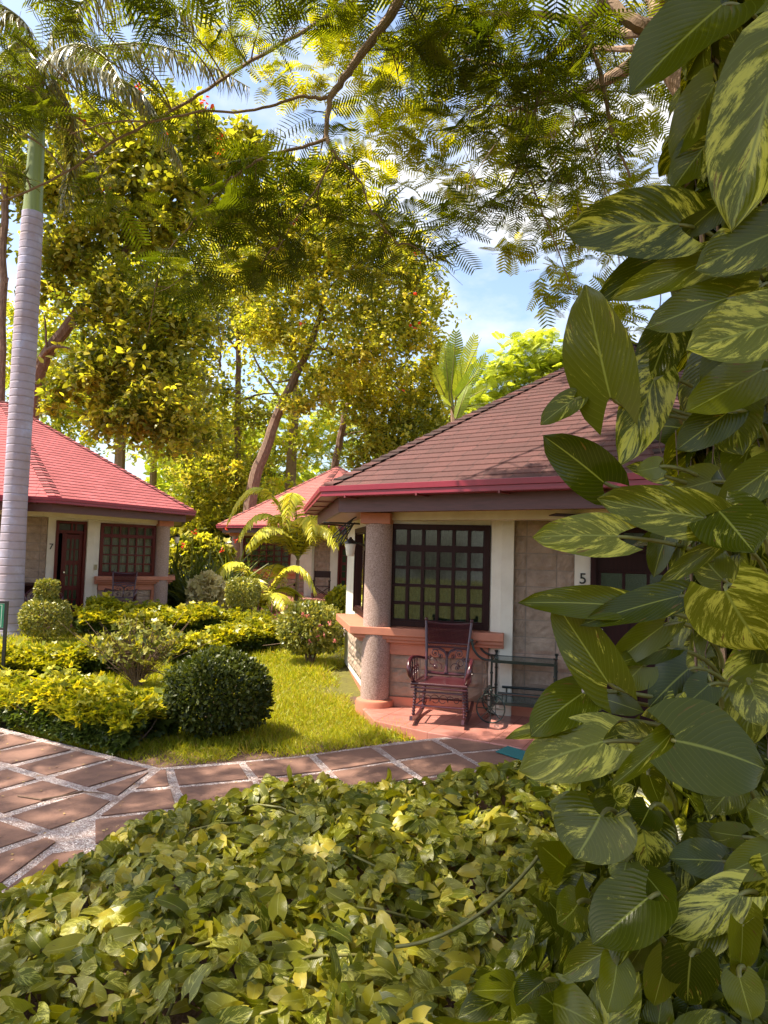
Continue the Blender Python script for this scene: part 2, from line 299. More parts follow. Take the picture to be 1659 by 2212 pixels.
def palmtrunk():
    m, t, b, o = new('ringed_palm_bark'); l = t.links.new; tc = t.nodes.new('ShaderNodeTexCoord'); sp = t.nodes.new('ShaderNodeSeparateXYZ'); l(tc.outputs['Object'], sp.inputs[0])
    n = t.nodes.new('ShaderNodeTexNoise'); n.inputs['Scale'].default_value = 2.2; n.inputs['Detail'].default_value = 8; n.inputs['Roughness'].default_value = .7; l(tc.outputs['Object'], n.inputs['Vector'])
    r = ramp(t, .3, .72, (.3, .22, .24), (.42, .42, .6), (.55, (.34, .3, .38))); l(n.outputs[0], r.inputs[0])
    mp = t.nodes.new('ShaderNodeMapping'); mp.inputs['Scale'].default_value = (.5, .5, 6.5); l(tc.outputs['Object'], mp.inputs[0])
    w = t.nodes.new('ShaderNodeTexWave'); w.wave_type = 'BANDS'; w.bands_direction = 'Z'; w.inputs['Scale'].default_value = .32; w.inputs['Distortion'].default_value = 2.2; w.inputs['Detail'].default_value = 3; w.inputs['Detail Scale'].default_value = 1.5; l(mp.outputs[0], w.inputs['Vector'])
    rw = ramp(t, .0, .12, (.45, .4, .38), (1, 1, 1)); l(w.outputs['Color'], rw.inputs[0]); mm = t.nodes.new('ShaderNodeMix'); mm.data_type = 'RGBA'; mm.blend_type = 'MULTIPLY'; mm.inputs['Factor'].default_value = .35; l(r.outputs[0], mm.inputs[6]); l(rw.outputs[0], mm.inputs[7])
    l(mm.outputs[2], b.inputs['Base Color']); b.inputs['Roughness'].default_value = .8; bp = t.nodes.new('ShaderNodeBump'); bp.inputs['Distance'].default_value = .012; l(rw.outputs[0], bp.inputs['Height']); l(bp.outputs[0], b.inputs['Normal']); return m
M['palm_bark'] = palmtrunk()
M['crownshaft'] = surf('palm_crownshaft', (.2, .24, .05), (.15, .19, .04), .4, 3, stretch=(6, 6, .6))
# leaves
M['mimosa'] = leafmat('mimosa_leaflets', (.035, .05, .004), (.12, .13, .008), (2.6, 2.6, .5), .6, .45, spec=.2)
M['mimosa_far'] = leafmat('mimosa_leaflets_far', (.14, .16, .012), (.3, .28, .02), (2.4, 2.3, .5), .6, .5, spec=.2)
M['almond'] = leafmat('almond_leaves', (.14, .17, .02), (.5, .44, .06), (2.1, 2.1, .7), .42, .45, c2=(.6, .5, .08))
M['almond_dark'] = leafmat('dark_almond_leaves', (.08, .105, .016), (.34, .31, .04), (2.3, 2.3, .7), .38, .42, c2=(.46, .42, .06))
M['almond_red'] = leafmat('red_old_leaves', (.6, .05, .03), (.7, .1, .04), (1.2, .8, .6), .5, .4)
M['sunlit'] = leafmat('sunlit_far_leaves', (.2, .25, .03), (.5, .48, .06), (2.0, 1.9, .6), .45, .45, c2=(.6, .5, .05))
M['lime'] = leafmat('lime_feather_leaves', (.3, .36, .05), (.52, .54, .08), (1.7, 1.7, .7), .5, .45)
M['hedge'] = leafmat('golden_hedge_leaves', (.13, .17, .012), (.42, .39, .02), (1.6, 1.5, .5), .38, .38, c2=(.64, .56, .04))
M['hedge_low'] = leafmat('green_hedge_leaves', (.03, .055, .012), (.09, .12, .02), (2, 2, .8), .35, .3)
M['bush'] = leafmat('dark_bush_leaves', (.02, .036, .006), (.095, .11, .018), (2.2, 2, .6), .4, .28, spec=.3)
M['topiary'] = leafmat('topiary_leaves', (.09, .12, .02), (.36, .34, .07), (1.8, 1.6, .6), .35, .3)
M['grass'] = leafmat('grass_blades', (.17, .22, .01), (.46, .45, .02), (1.7, 1.6, .5), .5, .4, c2=(.45, .33, .08))
M['palm_leaf'] = leafmat('royal_palm_leaflets', (.06, .075, .02), (.18, .16, .035), (2.2, 1.9, .8), .35, .4)
M['palm_yellow'] = leafmat('yellow_palm_leaflets', (.46, .48, .05), (.74, .66, .09), (1.5, 1.4, .5), .35, .35)
M['strap'] = leafmat('strap_leaves', (.05, .08, .02), (.24, .26, .05), (1.8, 1.8, .6), .35, .3)
M['cream_leaf'] = leafmat('cream_variegated_leaves', (.45, .4, .14), (.8, .7, .42), (1.2, 1.1, .8), .45, .3)
M['purple_leaf'] = leafmat('purple_strap_leaves', (.1, .02, .04), (.32, .16, .13), (1.5, 1, 1), .4, .25)
M['banana'] = leafmat('banana_leaves', (.16, .24, .03), (.34, .38, .05), (1.8, 1.7, .6), .4, .4, vein=(.45, .42, .12))
M['pink'] = leafmat('pink_petals', (.7, .16, .2), (.8, .3, .3), (1.1, .8, .8), .5, .3)
M['pothos'] = leafmat('pothos_leaves', (.07, .092, .004), (.25, .235, .012), (2.0, 1.9, .4), .33, .3, spec=.4, vein=(.4, .4, .1), streak=((.5, .48, .1), .54), bumpy=.0002, c2=(.42, .34, .04))
M['pothos_big'] = leafmat('giant_pothos_leaves', (.03, .042, .0008), (.115, .125, .004), (2.5, 2.3, .3), .22, .25, spec=.3, vein=(.22, .24, .04), streak=((.44, .42, .06), .53), bumpy=.00025)
# ------------------------------------------------------------------ leaf templates
def heart(nr=7, nc=2, curl=.25, fold=.25, wave=.03, seed=0, w0=.43, bend=0.):
    r_ = np.random.default_rng(seed); vs_, uv = [], []
    ph = r_.random()*6
    for i in range(nr+1):
        t = i/nr; w = w0*1.5*(1-t)**.62*(t+.012)**.25
        if t > .86: w *= ((1-t)/.14)**.35
        for j in range(-nc, nc+1):
            v = j/nc; a = abs(v)
            y = t-.2*a**1.5*(1-t)**6*1.5+.0; x = v*w+bend*t*t
            z = -curl*t*t+fold*w*a**1.3+wave*math.sin(9*t+ph+v*2)*a-.25*fold*(1-t)*a
            vs_.append((x, y, z)); uv.append((t, v))
    f = [(i*(2*nc+1)+j, i*(2*nc+1)+j+1, (i+1)*(2*nc+1)+j+1, (i+1)*(2*nc+1)+j) for i in range(nr) for j in range(2*nc)]
    return np.array(vs_), np.array(f), np.array(uv)
def oval(w0=.3, fold=.15, curl=.15, tip=.5, nr=3):
    """simple leaf, nr rows, one column per side"""
    vs_, uv = [], []
    for i in range(nr+1):
        t = i/nr; w = w0*max(.02, math.sin(math.pi*t**tip)**.8 if 0 < t < 1 else 0.0)
        for v in (-1, 0, 1): vs_.append((v*w, t, -curl*t*t+fold*w*abs(v))); uv.append((t, v))
    f = [(i*3+j, i*3+j+1, (i+1)*3+j+1, (i+1)*3+j) for i in range(nr) for j in range(2)]
    return np.array(vs_), np.array(f), np.array(uv)
def feather(pairs=12, w=.045, plen=.36, droop=.25):
    """bipinnate leaf: rachis and pairs of narrow pinnae"""
    vs_, uv, f = [], [], []
    def strip(a, b, ww, nrm=(0, 0, 1)):
        a = np.array(a); b = np.array(b); d = norm(b-a); s = norm(np.cross(d, nrm))*ww/2; k = len(vs_)
        m = (a+b)/2+np.array([0, 0, .01])
        for p, q in ((a, .5), (m, 1), (b, .25)): vs_.extend([p-s*q, p+s*q]); uv.extend([(.5, 0), (.5, 0)])
        f.extend([(k, k+1, k+3, k+2), (k+2, k+3, k+5, k+4)])
    def pt(t): return np.array([0, t, -droop*t*t])
    strip(pt(0), pt(.5), .014); strip(pt(.5), pt(1), .01)
    for i in range(pairs):
        t = .14+.86*i/pairs; p = pt(t); ln = plen*math.sin(math.pi*(.18+.74*i/pairs))**.6
        for s in (-1, 1): strip(p, p+np.array([s*ln*.86, ln*.5, -.12*ln]), w)
    return np.array(vs_), np.array(f), np.array(uv)
def blade(w=.09, curl=.35, nr=3):
    vs_, uv = [], []
    for i in range(nr+1):
        t = i/nr; ww = w/2*(1-t**2*.92)
        for v in (-1, 1): vs_.append((v*ww, t*(1-.15*t), -curl*t*t)); uv.append((t, v))
    f = [(i*2, i*2+1, i*2+3, i*2+2) for i in range(nr)]
    return np.array(vs_), np.array(f), np.array(uv)
def rosette(k=6, w0=.24, seed=1):
    """loose cluster of ovate leaves on a twig tip"""
    r_ = np.random.default_rng(seed+k); V, Fc, uv = [], [], []; n = 0
    for i in range(k):
        a = 2*math.pi*i/k+r_.normal()*.5; el = r_.uniform(-.5, 1.1); o = oval(w0*r_.uniform(.8, 1.2), r_.uniform(0, .3), r_.uniform(0, .4), .8, 3)
        d = np.array([math.cos(a)*math.cos(el), math.sin(a)*math.cos(el), math.sin(el)]); m = frames(d[None], norm(r_.normal(size=(1, 3))+np.array([[0, 0, 1.2]])))[0]
        V.append((m@o[0].T).T*r_.uniform(.65, 1.05)+r_.normal(size=3)*.35); Fc.append(o[1]+n); uv.append(o[2]); n += len(o[0])
    return np.concatenate(V), np.concatenate(Fc), np.concatenate(uv)
def rdir(n, up=0., spread=1.):
    v = rng.normal(size=(n, 3))*spread; v[:, 2] += up; return norm(v)
def in_ball(n, c, r, shell=.0):
    v = norm(rng.normal(size=(n, 3))); q = (shell+(1-shell)*rng.random(n))**(1/3.) if shell == 0 else shell+(1-shell)*rng.random(n)
    return np.array(c)+v*np.array(r)*q[:, None], v
# ------------------------------------------------------------------ setting
def grid(x0, x1, y0, y1, nx, ny, zf):
    X, Y = np.meshgrid(np.linspace(x0, x1, nx), np.linspace(y0, y1, ny)); Z = zf(X, Y); V = np.stack([X, Y, Z], -1).reshape(-1, 3)
    i = np.arange(ny-1)[:, None]*nx+np.arange(nx-1)[None]; i = i.ravel(); return V, np.stack([i, i+1, i+nx+1, i+nx], 1)
gx = np.concatenate([np.linspace(-220, -14, 16), np.linspace(-12, 12, 60), np.linspace(14, 220, 16)]); gy = np.concatenate([np.linspace(-40, -2, 5), np.linspace(0, 34, 90), np.linspace(36, 260, 16)])
X, Y = np.meshgrid(gx, gy); V = np.stack([X, Y, gz(X, Y)], -1).reshape(-1, 3); nx = len(gx)
i = (np.arange(len(gy)-1)[:, None]*nx+np.arange(nx-1)[None]).ravel()
tag(link('ground', raw_mesh('ground', V, [np.stack([i, i+1, i+nx+1, i+nx], 1)], M['lawn'])), kind='structure')
# soil beds: under the front hedge, round the porch and under the creeper bed (thin sheets 5 mm proud)
mb = MB(); mb.prism([(-4.6, 8.1), (-1.86, 6.25), (-1.2, 6.5), (.5, 7.0), (.02, 7.6), (-.2, 8.2), (-.5, 8.0), (-.2, 7.3), (-1.3, 6.9), (-2.0, 6.75), (-4.2, 8.4)], -.02, .006)
mb.prism([(-.85, 8.5), (-.1, 8.2), (-.3, 9.6), (-.75, 12), (-1.15, 12), (-.9, 10)], -.02, .007)
tag(mb.build('soil_bed', M['soil']), kind='structure')
mb = MB(); mb.prism([(-2.1, 2.2), (-1.95, 3.35), (-1.5, 4.4), (-.9, 5.15), (-.3, 5.5), (1.0, 5.9), (3.5, 6.2), (5, 5), (5, -1), (-2.1, -1)], -.02, .062)
tag(mb.build('creeper_soil', M['soil']), kind='structure')
# main path: pebble sheet with brown slabs
O = np.array([-1.83, 6.17]); d1 = np.array([-.857, .513]); n1 = np.array([-.513, -.857]); d2 = np.array([.925, .38]); n2 = np.array([.38, -.925])
def pz(p): return .03+.068*float(smooth(((np.asarray(p)-O)@d2-.9)/1.7))
base_q = [O, O+d2*.8, O+d2*.8+n2*2.2, np.array([.5, 0.]), O+d1*9+n1*7, O+d1*9]
path = MB(); path.prism([tuple(q) for q in base_q][::-1], -.03, .03)
L_ = np.linspace(.8, 7.5, 20); v = []
for a_ in L_: p, q = O+d2*a_, O+d2*a_+n2*2.2; v += [(*p, pz(p)), (*q, pz(q)), (*p, -.03), (*q, -.03)]
path.add(v, [f for k in range(19) for f in ((4*k, 4*k+4, 4*k+5, 4*k+1), (4*k, 4*k+2, 4*k+6, 4*k+4))]); tag(path.build('path', M['pebble']), kind='structure')
slabs = MB(); bis = norm(n1+n2); bx = np.array([bis[1], -bis[0]])
def clip(P, sgn, lim=.035):
    out = []; f = [sgn*((p-O)@bx)-lim for p in P]
    for i in range(len(P)):
        j = (i+1) % len(P)
        if f[i] >= 0: out.append(P[i])
        if f[i]*f[j] < 0: out.append(P[i]+(P[j]-P[i])*f[i]/(f[i]-f[j]))
    return out
def addslab(P, sgn):
    P = clip([np.array(p)+rng.normal(size=2)*.008 for p in P], sgn)
    if len(P) < 3: return
    a = .5*sum(P[i][0]*P[(i+1) % len(P)][1]-P[(i+1) % len(P)][0]*P[i][1] for i in range(len(P)))
    if abs(a) < .03: return
    if a < 0: P = P[::-1]
    n = len(P); e = .007+rng.random()*.004; v = [(p[0], p[1], pz(p)+e) for p in P]+[(p[0], p[1], 0.) for p in P]
    slabs.add(v, [tuple(range(n))]+[(i, n+i, n+(i+1) % n, (i+1) % n) for i in range(n)])
sq = lambda c, u, v, a0, a1, b0, b1: [c+u*a+v*b for a, b in ((a0, b0), (a1, b0), (a1, b1), (a0, b1))]
for r_ in range(8):
    for c_ in range(-6, 15): addslab(sq(O, d1, n1, c_*.5+.05-.02*r_, c_*.5+.46-.02*r_, .1+r_*.67, .66+r_*.67), 1 if (O+d1)@bx > O@bx else -1)
for r_ in range(4):
    for c_ in range(-4, 11): addslab(sq(O, d2, n2, c_*.62+.1, c_*.62+.65, .09+r_*.5, .52+r_*.5), -1 if (O+d1)@bx > O@bx else 1)
tag(slabs.build('paving_slabs', M['slab'], bevel=.004), kind='structure')
# back path
bp_ = [(-9, 8.9), (-5.2, 10.8), (-3.2, 12.6), (-1.6, 14.6), (-.2, 16.5), (.6, 20)]; mb = MB(); V = []; W = .62
for k, q in enumerate(bp_):
    q = np.array(q); t = norm(np.array(bp_[min(k+1, 5)])-np.array(bp_[max(k-1, 0)])); nn = np.array([-t[1], t[0]])
    for s in (-1, 1): z = float(gz(0, q[1]))+.02; p = q+nn*W*s; V.append((p[0], p[1], z+.012))
mb.add(V, [(2*k, 2*k+2, 2*k+3, 2*k+1) for k in range(5)]); tag(mb.build('back_path', surf('pale_paving', (.55, .42, .38), (.38, .27, .24), .85, 6, bump=.004)), kind='structure')
# ------------------------------------------------------------------ cottages
ZV = np.array([0, 0, 1.])
def cottage(c, A, sg, zf, roofm, label, S, Rw=4.3, Re=5.08):
    c = np.array(c, float); t = empty('cottage', (c[0], c[1], zf-.12), label, 'cottage')
    def vx(k, r, z): a = rad(A+sg*45*k); return np.array([c[0]+r*math.cos(a), c[1]+r*math.sin(a), zf+z])
    def v2(k, r): return vx(k, r, 0)[:2]
    def fr(k0, k1, r=Rw):
        a, b = vx(k0, r, 0), vx(k1, r, 0); d = norm(b-a); m = np.array([d[1], -d[0], 0])*sg; return a, d, m, np.linalg.norm(b-a)
    # base and floor
    mb = MB(); mb.prism([tuple(v2(k, Rw-.02)) for k in range(8)][::sg], zf-.6, zf-.006); mb.build('foundation', M['ledge'], t)
    mb = MB()
    poly = [v2(0, Rw-.15), v2(0, Rw+.03), v2(.05, 4.55), v2(.2, 4.78), v2(.385, 4.7), v2(.57, 4.62), v2(1, 4.9), v2(1.5, 4.7), v2(2, 4.5), v2(2, 4.1)]
    mb.prism([tuple(p) for p in poly][::sg], zf-.115, zf); mb.build('porch_floor', M['floor'], t, bevel=.008)
    # chord wall
    a, d, m, Ln = fr(0, 2); bx_ = lambda mb_, s, n, z: mb_.box(a, d, m, ZV, s, n, z)
    H = 2.42; w0, w1, wz0, wz1 = S['win']; e0, e1 = S['door']; st0, st1 = S['stone']
    mb = MB()
    bx_(mb, (0, w0), (-.15, 0), (0, H)); bx_(mb, (w0, w1), (-.15, 0), (wz1, H))
    segs = sorted([(w1, w1, None), (e0, e1, 'd'), (st0, st1, 's')]); cur = w1
    for s0, s1, kd in segs:
        if s0 > cur: bx_(mb, (cur, s0), (-.15, 0), (0, H))
        if kd == 'd': bx_(mb, (s0, s1), (-.15, 0), (2.14, H))
        if kd == 's': bx_(mb, (s0, s1), (-.15, 0), (2.2, H)); bx_(mb, (s0, s1), (-.15, -.08), (0, 2.2))
        cur = max(cur, s1)
    bx_(mb, (cur, Ln), (-.15, 0), (0, H))
    mb.build('porch_wall', M['white'], t)
    # chamfered pier standing out of the wall
    p0, p1 = S['pier']; mb = MB(); q = lambda s, n: tuple((a+d*s+m*n)[:2])
    mb.prism([q(p0, .002), q(p0+.02, .03), q((p0+p1)/2, .085), q(p1, .085), q(p1, .002)][::-sg], zf+.002, zf+H-.003); mb.build('pier', M['white'], t)
    # stone blocks
    def blocks(o_, dd, mm, s0, s1, z0, z1, n0, bw=.335, bh=.185, name='stone_panel', par=t):
        mb = MB(); nr = max(1, round((z1-z0)/bh)); hh = (z1-z0)/nr
        mb.box(o_, dd, mm, ZV, (s0, s1), (n0-.05, n0-.008), (z0, z1)); mp_ = mb.build('mortar', M['mortar'], None); WL.pop(mp_.name, None)
        mp_.parent = par; mp_.data.transform(Matrix.Translation(tuple(-base(par)))); bk = MB()
        for r_ in range(nr):
            s = s0-(bw*.5 if r_ % 2 and bw > .2 else 0)*0.0; k = 0
            cuts = [s0]; x = s0+(.14 if name == 'stone_panel' else bw)
            while x < s1-.05: cuts.append(x); x += bw
            cuts.append(s1)
            for k in range(len(cuts)-1):
                g = .005; A0, A1 = cuts[k]+g, cuts[k+1]-g; Z0, Z1 = z0+r_*hh+g, z0+(r_+1)*hh-g; nxx, nzz = 6, 4; v = []
                dep = rng.random()*.006
                for jz in range(nzz+1):
                    for jx in range(nxx+1):
                        ed = (jz in (0, nzz)) or (jx in (0, nxx)); n = n0+(-.004 if ed else dep+rng.random()*.016)
                        v.append(o_+dd*(A0+(A1-A0)*jx/nxx)+mm*n+ZV*(Z0+(Z1-Z0)*jz/nzz))
                bk.add(v, [(jz*(nxx+1)+jx, jz*(nxx+1)+jx+1, (jz+1)*(nxx+1)+jx+1, (jz+1)*(nxx+1)+jx) for jz in range(nzz) for jx in range(nxx)])
        return bk.build(name, M['stone'], par, smooth_=False)
    blocks(a, d, m, st0, st1, .12, 2.2, -.025)
    # skirting
    mb = MB(); bx_(mb, (.1, p0), (0, .03), (0, .11)); bx_(mb, (p1, min(e0, 9) if e0 > p1+.05 else p1+.01), (0, .03), (0, .11)) if e0 > p1+.05 else None; bx_(mb, (e1+.02, Ln), (0, .03), (0, .11)); mb.build('skirting', M['ledge'], t)
    # apron below the window : painted frame round a stone inset
    mb = MB(); bx_(mb, (0, w0+.06), (0, .05), (.11, .78)); bx_(mb, (w0+.06, p0), (0, .05), (.6, .78)); bx_(mb, (w0-.2, w1), (-.15, -.003), (0.02, wz0)); mb.build('apron', M['ledge'], t)
    blocks(a, d, m, w0+.065, p0-.004, .112, .597, .012, bw=.36, bh=.16, name='apron_stone')
    # ledge with stepped moulding, wrapping the corner column
    a3, d3, m3, L3 = fr(0, -1)
    m3 = -m3*1.0
    # outward for the side wall
    mid = (vx(0, Rw, 0)+vx(-1, Rw, 0))/2-np.array([c[0], c[1], zf]); m3 = m3 if m3@mid > 0 else -m3
    if m@((vx(1, Rw, 0)-vx(0, Rw, 0))) < 0: m = -m
    lend = S['ledge']; mb = MB()
    for n_, z0, z1 in ((.21, .83, .92), (.17, .785, .828), (.13, .745, .783)):
        o3 = a.copy()
        P = [a+d*lend, a+d*lend+m*n_]
        # outer corner: intersection of offset lines
        A_ = np.array([[d[0], -d3[0]], [d[1], -d3[1]]]); rhs = (a+m3*(n_*1.5))[:2]-(a+m*n_)[:2]; uu = np.linalg.solve(A_, rhs); cor = (a+m*n_+d*uu[0])
        P += [cor, a+m3*(n_*1.5)+d3*1.6, a+d3*1.6, a]
        P = [tuple(p[:2]) for p in P]; ar = sum(P[i][0]*P[(i+1) % 6][1]-P[(i+1) % 6][0]*P[i][1] for i in range(6))
        mb.prism(P if ar > 0 else P[::-1], zf+z0, zf+z1)
    mb.build('ledge', M['ledge'], t, bevel=.006)
    # other walls
    mb = MB()
    for k in range(2, 8):
        aa, dd, mm, LL = fr(k, k+1)
        mo = (aa+dd*LL/2)-np.array([c[0], c[1], zf]); mm = mm if mm@mo > 0 else -mm
        if k == 7:
            # side wall with a window; s measured from the far corner
            s0, s1 = LL-2.05, LL-.28
            for s, z in (((0, s0), (0, H)), ((s1, LL), (0, H)), ((s0, s1), (0, .93)), ((s0, s1), (2.13, H))): mb.box(aa, dd, mm, ZV, s, (-.14, 0), z)
            side = (aa, dd, mm, s0, s1, LL)
        else: mb.box(aa, dd, mm, ZV, (0, LL), (-.14, 0), (0, H))
    mb.build('wall', M['white'], t)
    aa, dd, mm, s0, s1, LL = side
    blocks(aa, dd, mm, LL-2.55, LL-.16, .1, .74, .02, bw=.36, bh=.16, name='side_stone')
    def window(o_, dd_, mm_, s0, s1, z0, z1, cols, rows, transom, mat, curt=True, cur_to=1.):
        f = MB(); B = lambda s, n, z: f.box(o_, dd_, mm_, ZV, s, n, z); fw = .065
        B((s0, s0+fw), (-.06, .035), (z0, z1)); B((s1-fw, s1), (-.06, .035), (z0, z1)); B((s0+fw, s1-fw), (-.06, .033), (z0, z0+fw)); B((s0+fw, s1-fw), (-.06, .033), (z1-fw, z1))
        fo = f.build('window', mat, t, bevel=.004)
        g = MB(); ty = z1-fw-(.2 if transom else 0); ww = (s1-s0-2*fw)/cols; b_ = .018
        Bg = lambda s, n, z: g.box(o_, dd_, mm_, ZV, s, n, z)
        if transom: Bg((s0+fw, s1-fw), (-.045, .02), (ty-.04, ty+.02))
        for i in range(0, cols+1): x = s0+fw+ww*i; Bg((max(x-b_, s0+fw), min(x+b_, s1-fw)), (-.04, .01), (z0+fw, z1-fw))
        zt = ty-.04 if transom else z1-fw
        for j in range(0, rows+1):
            z = z0+fw+(zt-z0-fw)*j/rows; Bg((s0+fw, s1-fw), (-.04, .012), (max(z-b_, z0+fw), min(z+b_, zt)))
        g.build('glazing_bars', mat, fo)
        g = MB(); g.box(o_, dd_, mm_, ZV, (s0+fw, s1-fw), (-.028, -.024), (z0+fw, z1-fw)); g.build('pane', M['glass'], fo)
        if curt:
            nxx = 120; s = np.linspace(s0+.02+(s1-s0)*(1-cur_to), s1-.02, nxx); n = -.11+.018*np.sin(s*62)+.008*np.sin(s*23+1); v = []
            for z in (z0+.03, z1-.02):
                v += [o_+dd_*x+mm_*(y-.0)+ZV*z for x, y in zip(s, n)]
            g = MB(); g.add(v, [(i, i+1, nxx+i+1, nxx+i) for i in range(nxx-1)]); g.build('curtain', M[S.get('cm', 'curtain')], fo, smooth_=True)
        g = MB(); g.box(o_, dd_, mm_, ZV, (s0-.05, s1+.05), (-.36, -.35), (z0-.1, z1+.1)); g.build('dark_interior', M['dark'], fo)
        return fo
    window(a, d, m, w0, w1, wz0, wz1, S['cols'], 4, True, M[S['wood']], cur_to=S.get('curt', 1.))
    fo = window(aa, dd, mm, s0, s1, .93, 2.13, 2, 1, False, M[S['wood']])
    # door
    dm = M[S['wood']]; f = MB(); B = lambda s, n, z: f.box(a, d, m, ZV, s, n, z); fw = .06
    B((e0, e0+fw), (-.13, .03), (0.002, 2.14)); B((e1-fw, e1), (-.13, .03), (.002, 2.14)); B((e0+fw, e1-fw), (-.13, .028), (2.08, 2.138)); fo = f.build('door', dm, t, bevel=.004)
    g = MB(); Bg = lambda s, n, z: g.box(a, d, m, ZV, s, n, z)
    if S['style'] == 'french':
        x0, x1 = e0+fw, e1-fw-.1
        Bg((x0, x0+.08), (-.09, -.05), (.02, 1.86)); Bg((x1-.1, x1), (-.09, -.05), (.02, 1.86)); Bg((x0, e1-fw), (-.1, -.02), (1.862, 1.93))
        lev = [.02, .14, .5, .85, .95, 1.3, 1.42, 1.78, 1.86]
        Bg((x0+.08, x1-.1), (-.09, -.05), (.02, .16))
        for z0 in (.6, 1.16, 1.74): Bg((x0+.08, x1-.1), (-.09, -.048), (z0, z0+.1))
        for z0 in (.375, .915, 1.49): Bg((x0+.08, x1-.1), (-.085, -.055), (z0, z0+.03))
        for i in (1, 2): x = x0+.08+(x1-.1-x0-.08)*i/3; Bg((x-.018, x+.018), (-.085, -.053), (.16, 1.74)); Bg((x-.018, x+.018), (-.1, -.03), (1.93, 2.08))
        gp = MB(); gp.box(a, d, m, ZV, (x0+.06, x1-.06), (-.075, -.07), (.1, 1.8)); g2 = MB(); g2.box(a, d, m, ZV, (x0, e1-fw), (-.075, -.07), (1.93, 2.08)); g2.build('transom_pane', M['green_glass'], fo)
        hx = x1-.05
    else:
        x0, x1 = e0+fw, e1-fw
        Bg((x0, x1), (-.1, -.06), (.02, 1.86)); Bg((x0, x1), (-.1, -.03), (1.862, 1.92)); gp = MB(); W_ = (x1-x0)
        gp.box(a, d, m, ZV, (x0+W_*.05, x1-W_*.05), (-.062, -.057), (1.375, 1.625)); g2 = MB(); g2.box(a, d, m, ZV, (x0, x1), (-.075, -.07), (1.921, 2.079)); g2.build('transom_pane', M['green_glass'], fo)
        for i in range(4): Bg((x0+W_*(i*.31+.03), x0+W_*(i*.31+.07)), (-.06, -.05), (1.371, 1.629)); Bg((x0+W_*(i*.31), x0+W_*(i*.31)+.04), (-.08, -.035), (1.921, 2.079))
        for z0, z1 in ((.15, .7), (.8, 1.25)):
            for i in range(2): Bg((x0+W_*(i+.14)/2, x0+W_*(i+.86)/2), (-.06, -.045), (z0, z1))
        for i in range(3):
            Bg((x0+W_*(i+.12)/3, x0+W_*(i+.93)/3), (-.06, -.05), (1.34, 1.37)); Bg((x0+W_*(i+.12)/3, x0+W_*(i+.93)/3), (-.06, -.05), (1.63, 1.66))
        hx = x0+.06
    g.build('door_leaf', dm, fo, bevel=.003); gp.build('door_pane', M['green_glass'], fo)
    k_ = MB(); p = a+d*hx+m*(-.01)+ZV*1.0; k_.tube([p-m*.05, p, p+m*.02, p+m*.045], [.01, .012, .028, .02], 10); k_.build('door_knob', M['steel'], fo, smooth_=True)
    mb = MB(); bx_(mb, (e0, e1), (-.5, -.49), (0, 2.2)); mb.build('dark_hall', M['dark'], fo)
    # corner column with base and cap
    cc = vx(0, Rw, 0)+m*.04+d*.03; mb = MB(); mb.lathe(cc, [(.168, 0), (.168, .76), (.163, .9), (.16, 2.12)], 28); mb.build('column', M['column'], t, smooth_=True)
    mb = MB(); mb.lathe(cc, [(.225, -.16), (.225, .045), (.215, .07), (.17, .085)], 28); mb.build('column_base', M['ledge'], t, smooth_=True)
    mb = MB(); mb.box(cc, d, m, ZV, (-.2, .16), (-.14, .15), (2.121, 2.25)); mb.build('column_cap', M['ledge'], t, bevel=.006)
    # header beam on the porch edge
    mb = MB()
    for k in (0, 1):
        aa, dd, mm, LL = fr(k, k+1); mo = (aa+dd*LL/2)-np.array([c[0], c[1], zf]); mm = mm if mm@mo > 0 else -mm
        mb.box(aa, dd, mm, ZV, (.2 if k == 0 else 0, LL), (-.2, .0-.002*k), (2.17, 2.6))
    mb.box(a, d, m, ZV, (-.1, .9), (.0, .05), (2.253, 2.6))
    mb.build('header_beam', M['cream'], t)
    mb = MB(); mb.prism([tuple(v2(k, Rw-.16)) for k in range(3)][::sg], zf+2.38, zf+2.4); mb.build('porch_ceiling', M['cream'], t)
    # soffit, fascia, gutter
    def ring(r0, r1, z0, z1, name, mat, parent=t, bev=0):
        mb_ = MB(); v = []
        for k in range(8): v += [vx(k, r0, z0), vx(k, r1, z0), vx(k, r1, z1), vx(k, r0, z1)]
        f = []
        for k in range(8):
            p, q_ = 4*k, 4*((k+1) % 8)
            for i in range(4): j = (i+1) % 4; f.append((p+i, q_+i, q_+j, p+j)[::sg])
        mb_.add(v, f); return mb_.build(name, mat, parent, bevel=bev)
    ring(Rw-.25, 4.79, 2.262, 2.275, 'soffit', M['soffit']); ring(4.8, 4.84, 2.235, 2.43, 'fascia', M['fascia'])
    gt = ring(4.86, Re, 2.405, 2.43, 'gutter', M['gutter']); gl = MB(); v = []; f = []
    prof = [(Re-.03, 2.4), (Re-.012, 2.4), (Re-.012, 2.455), (Re+.012, 2.46), (Re+.015, 2.515), (Re-.005, 2.52), (Re-.02, 2.5)]
    for k in range(8): v += [vx(k, r_, z_) for r_, z_ in prof]
    n_ = len(prof)
    for k in range(8):
        for i in range(n_-1): f.append((k*n_+i, ((k+1) % 8)*n_+i, ((k+1) % 8)*n_+i+1, k*n_+i+1)[::sg])
    gl.add(v, f); gl.build('gutter_lip', M['gutter'], gt)
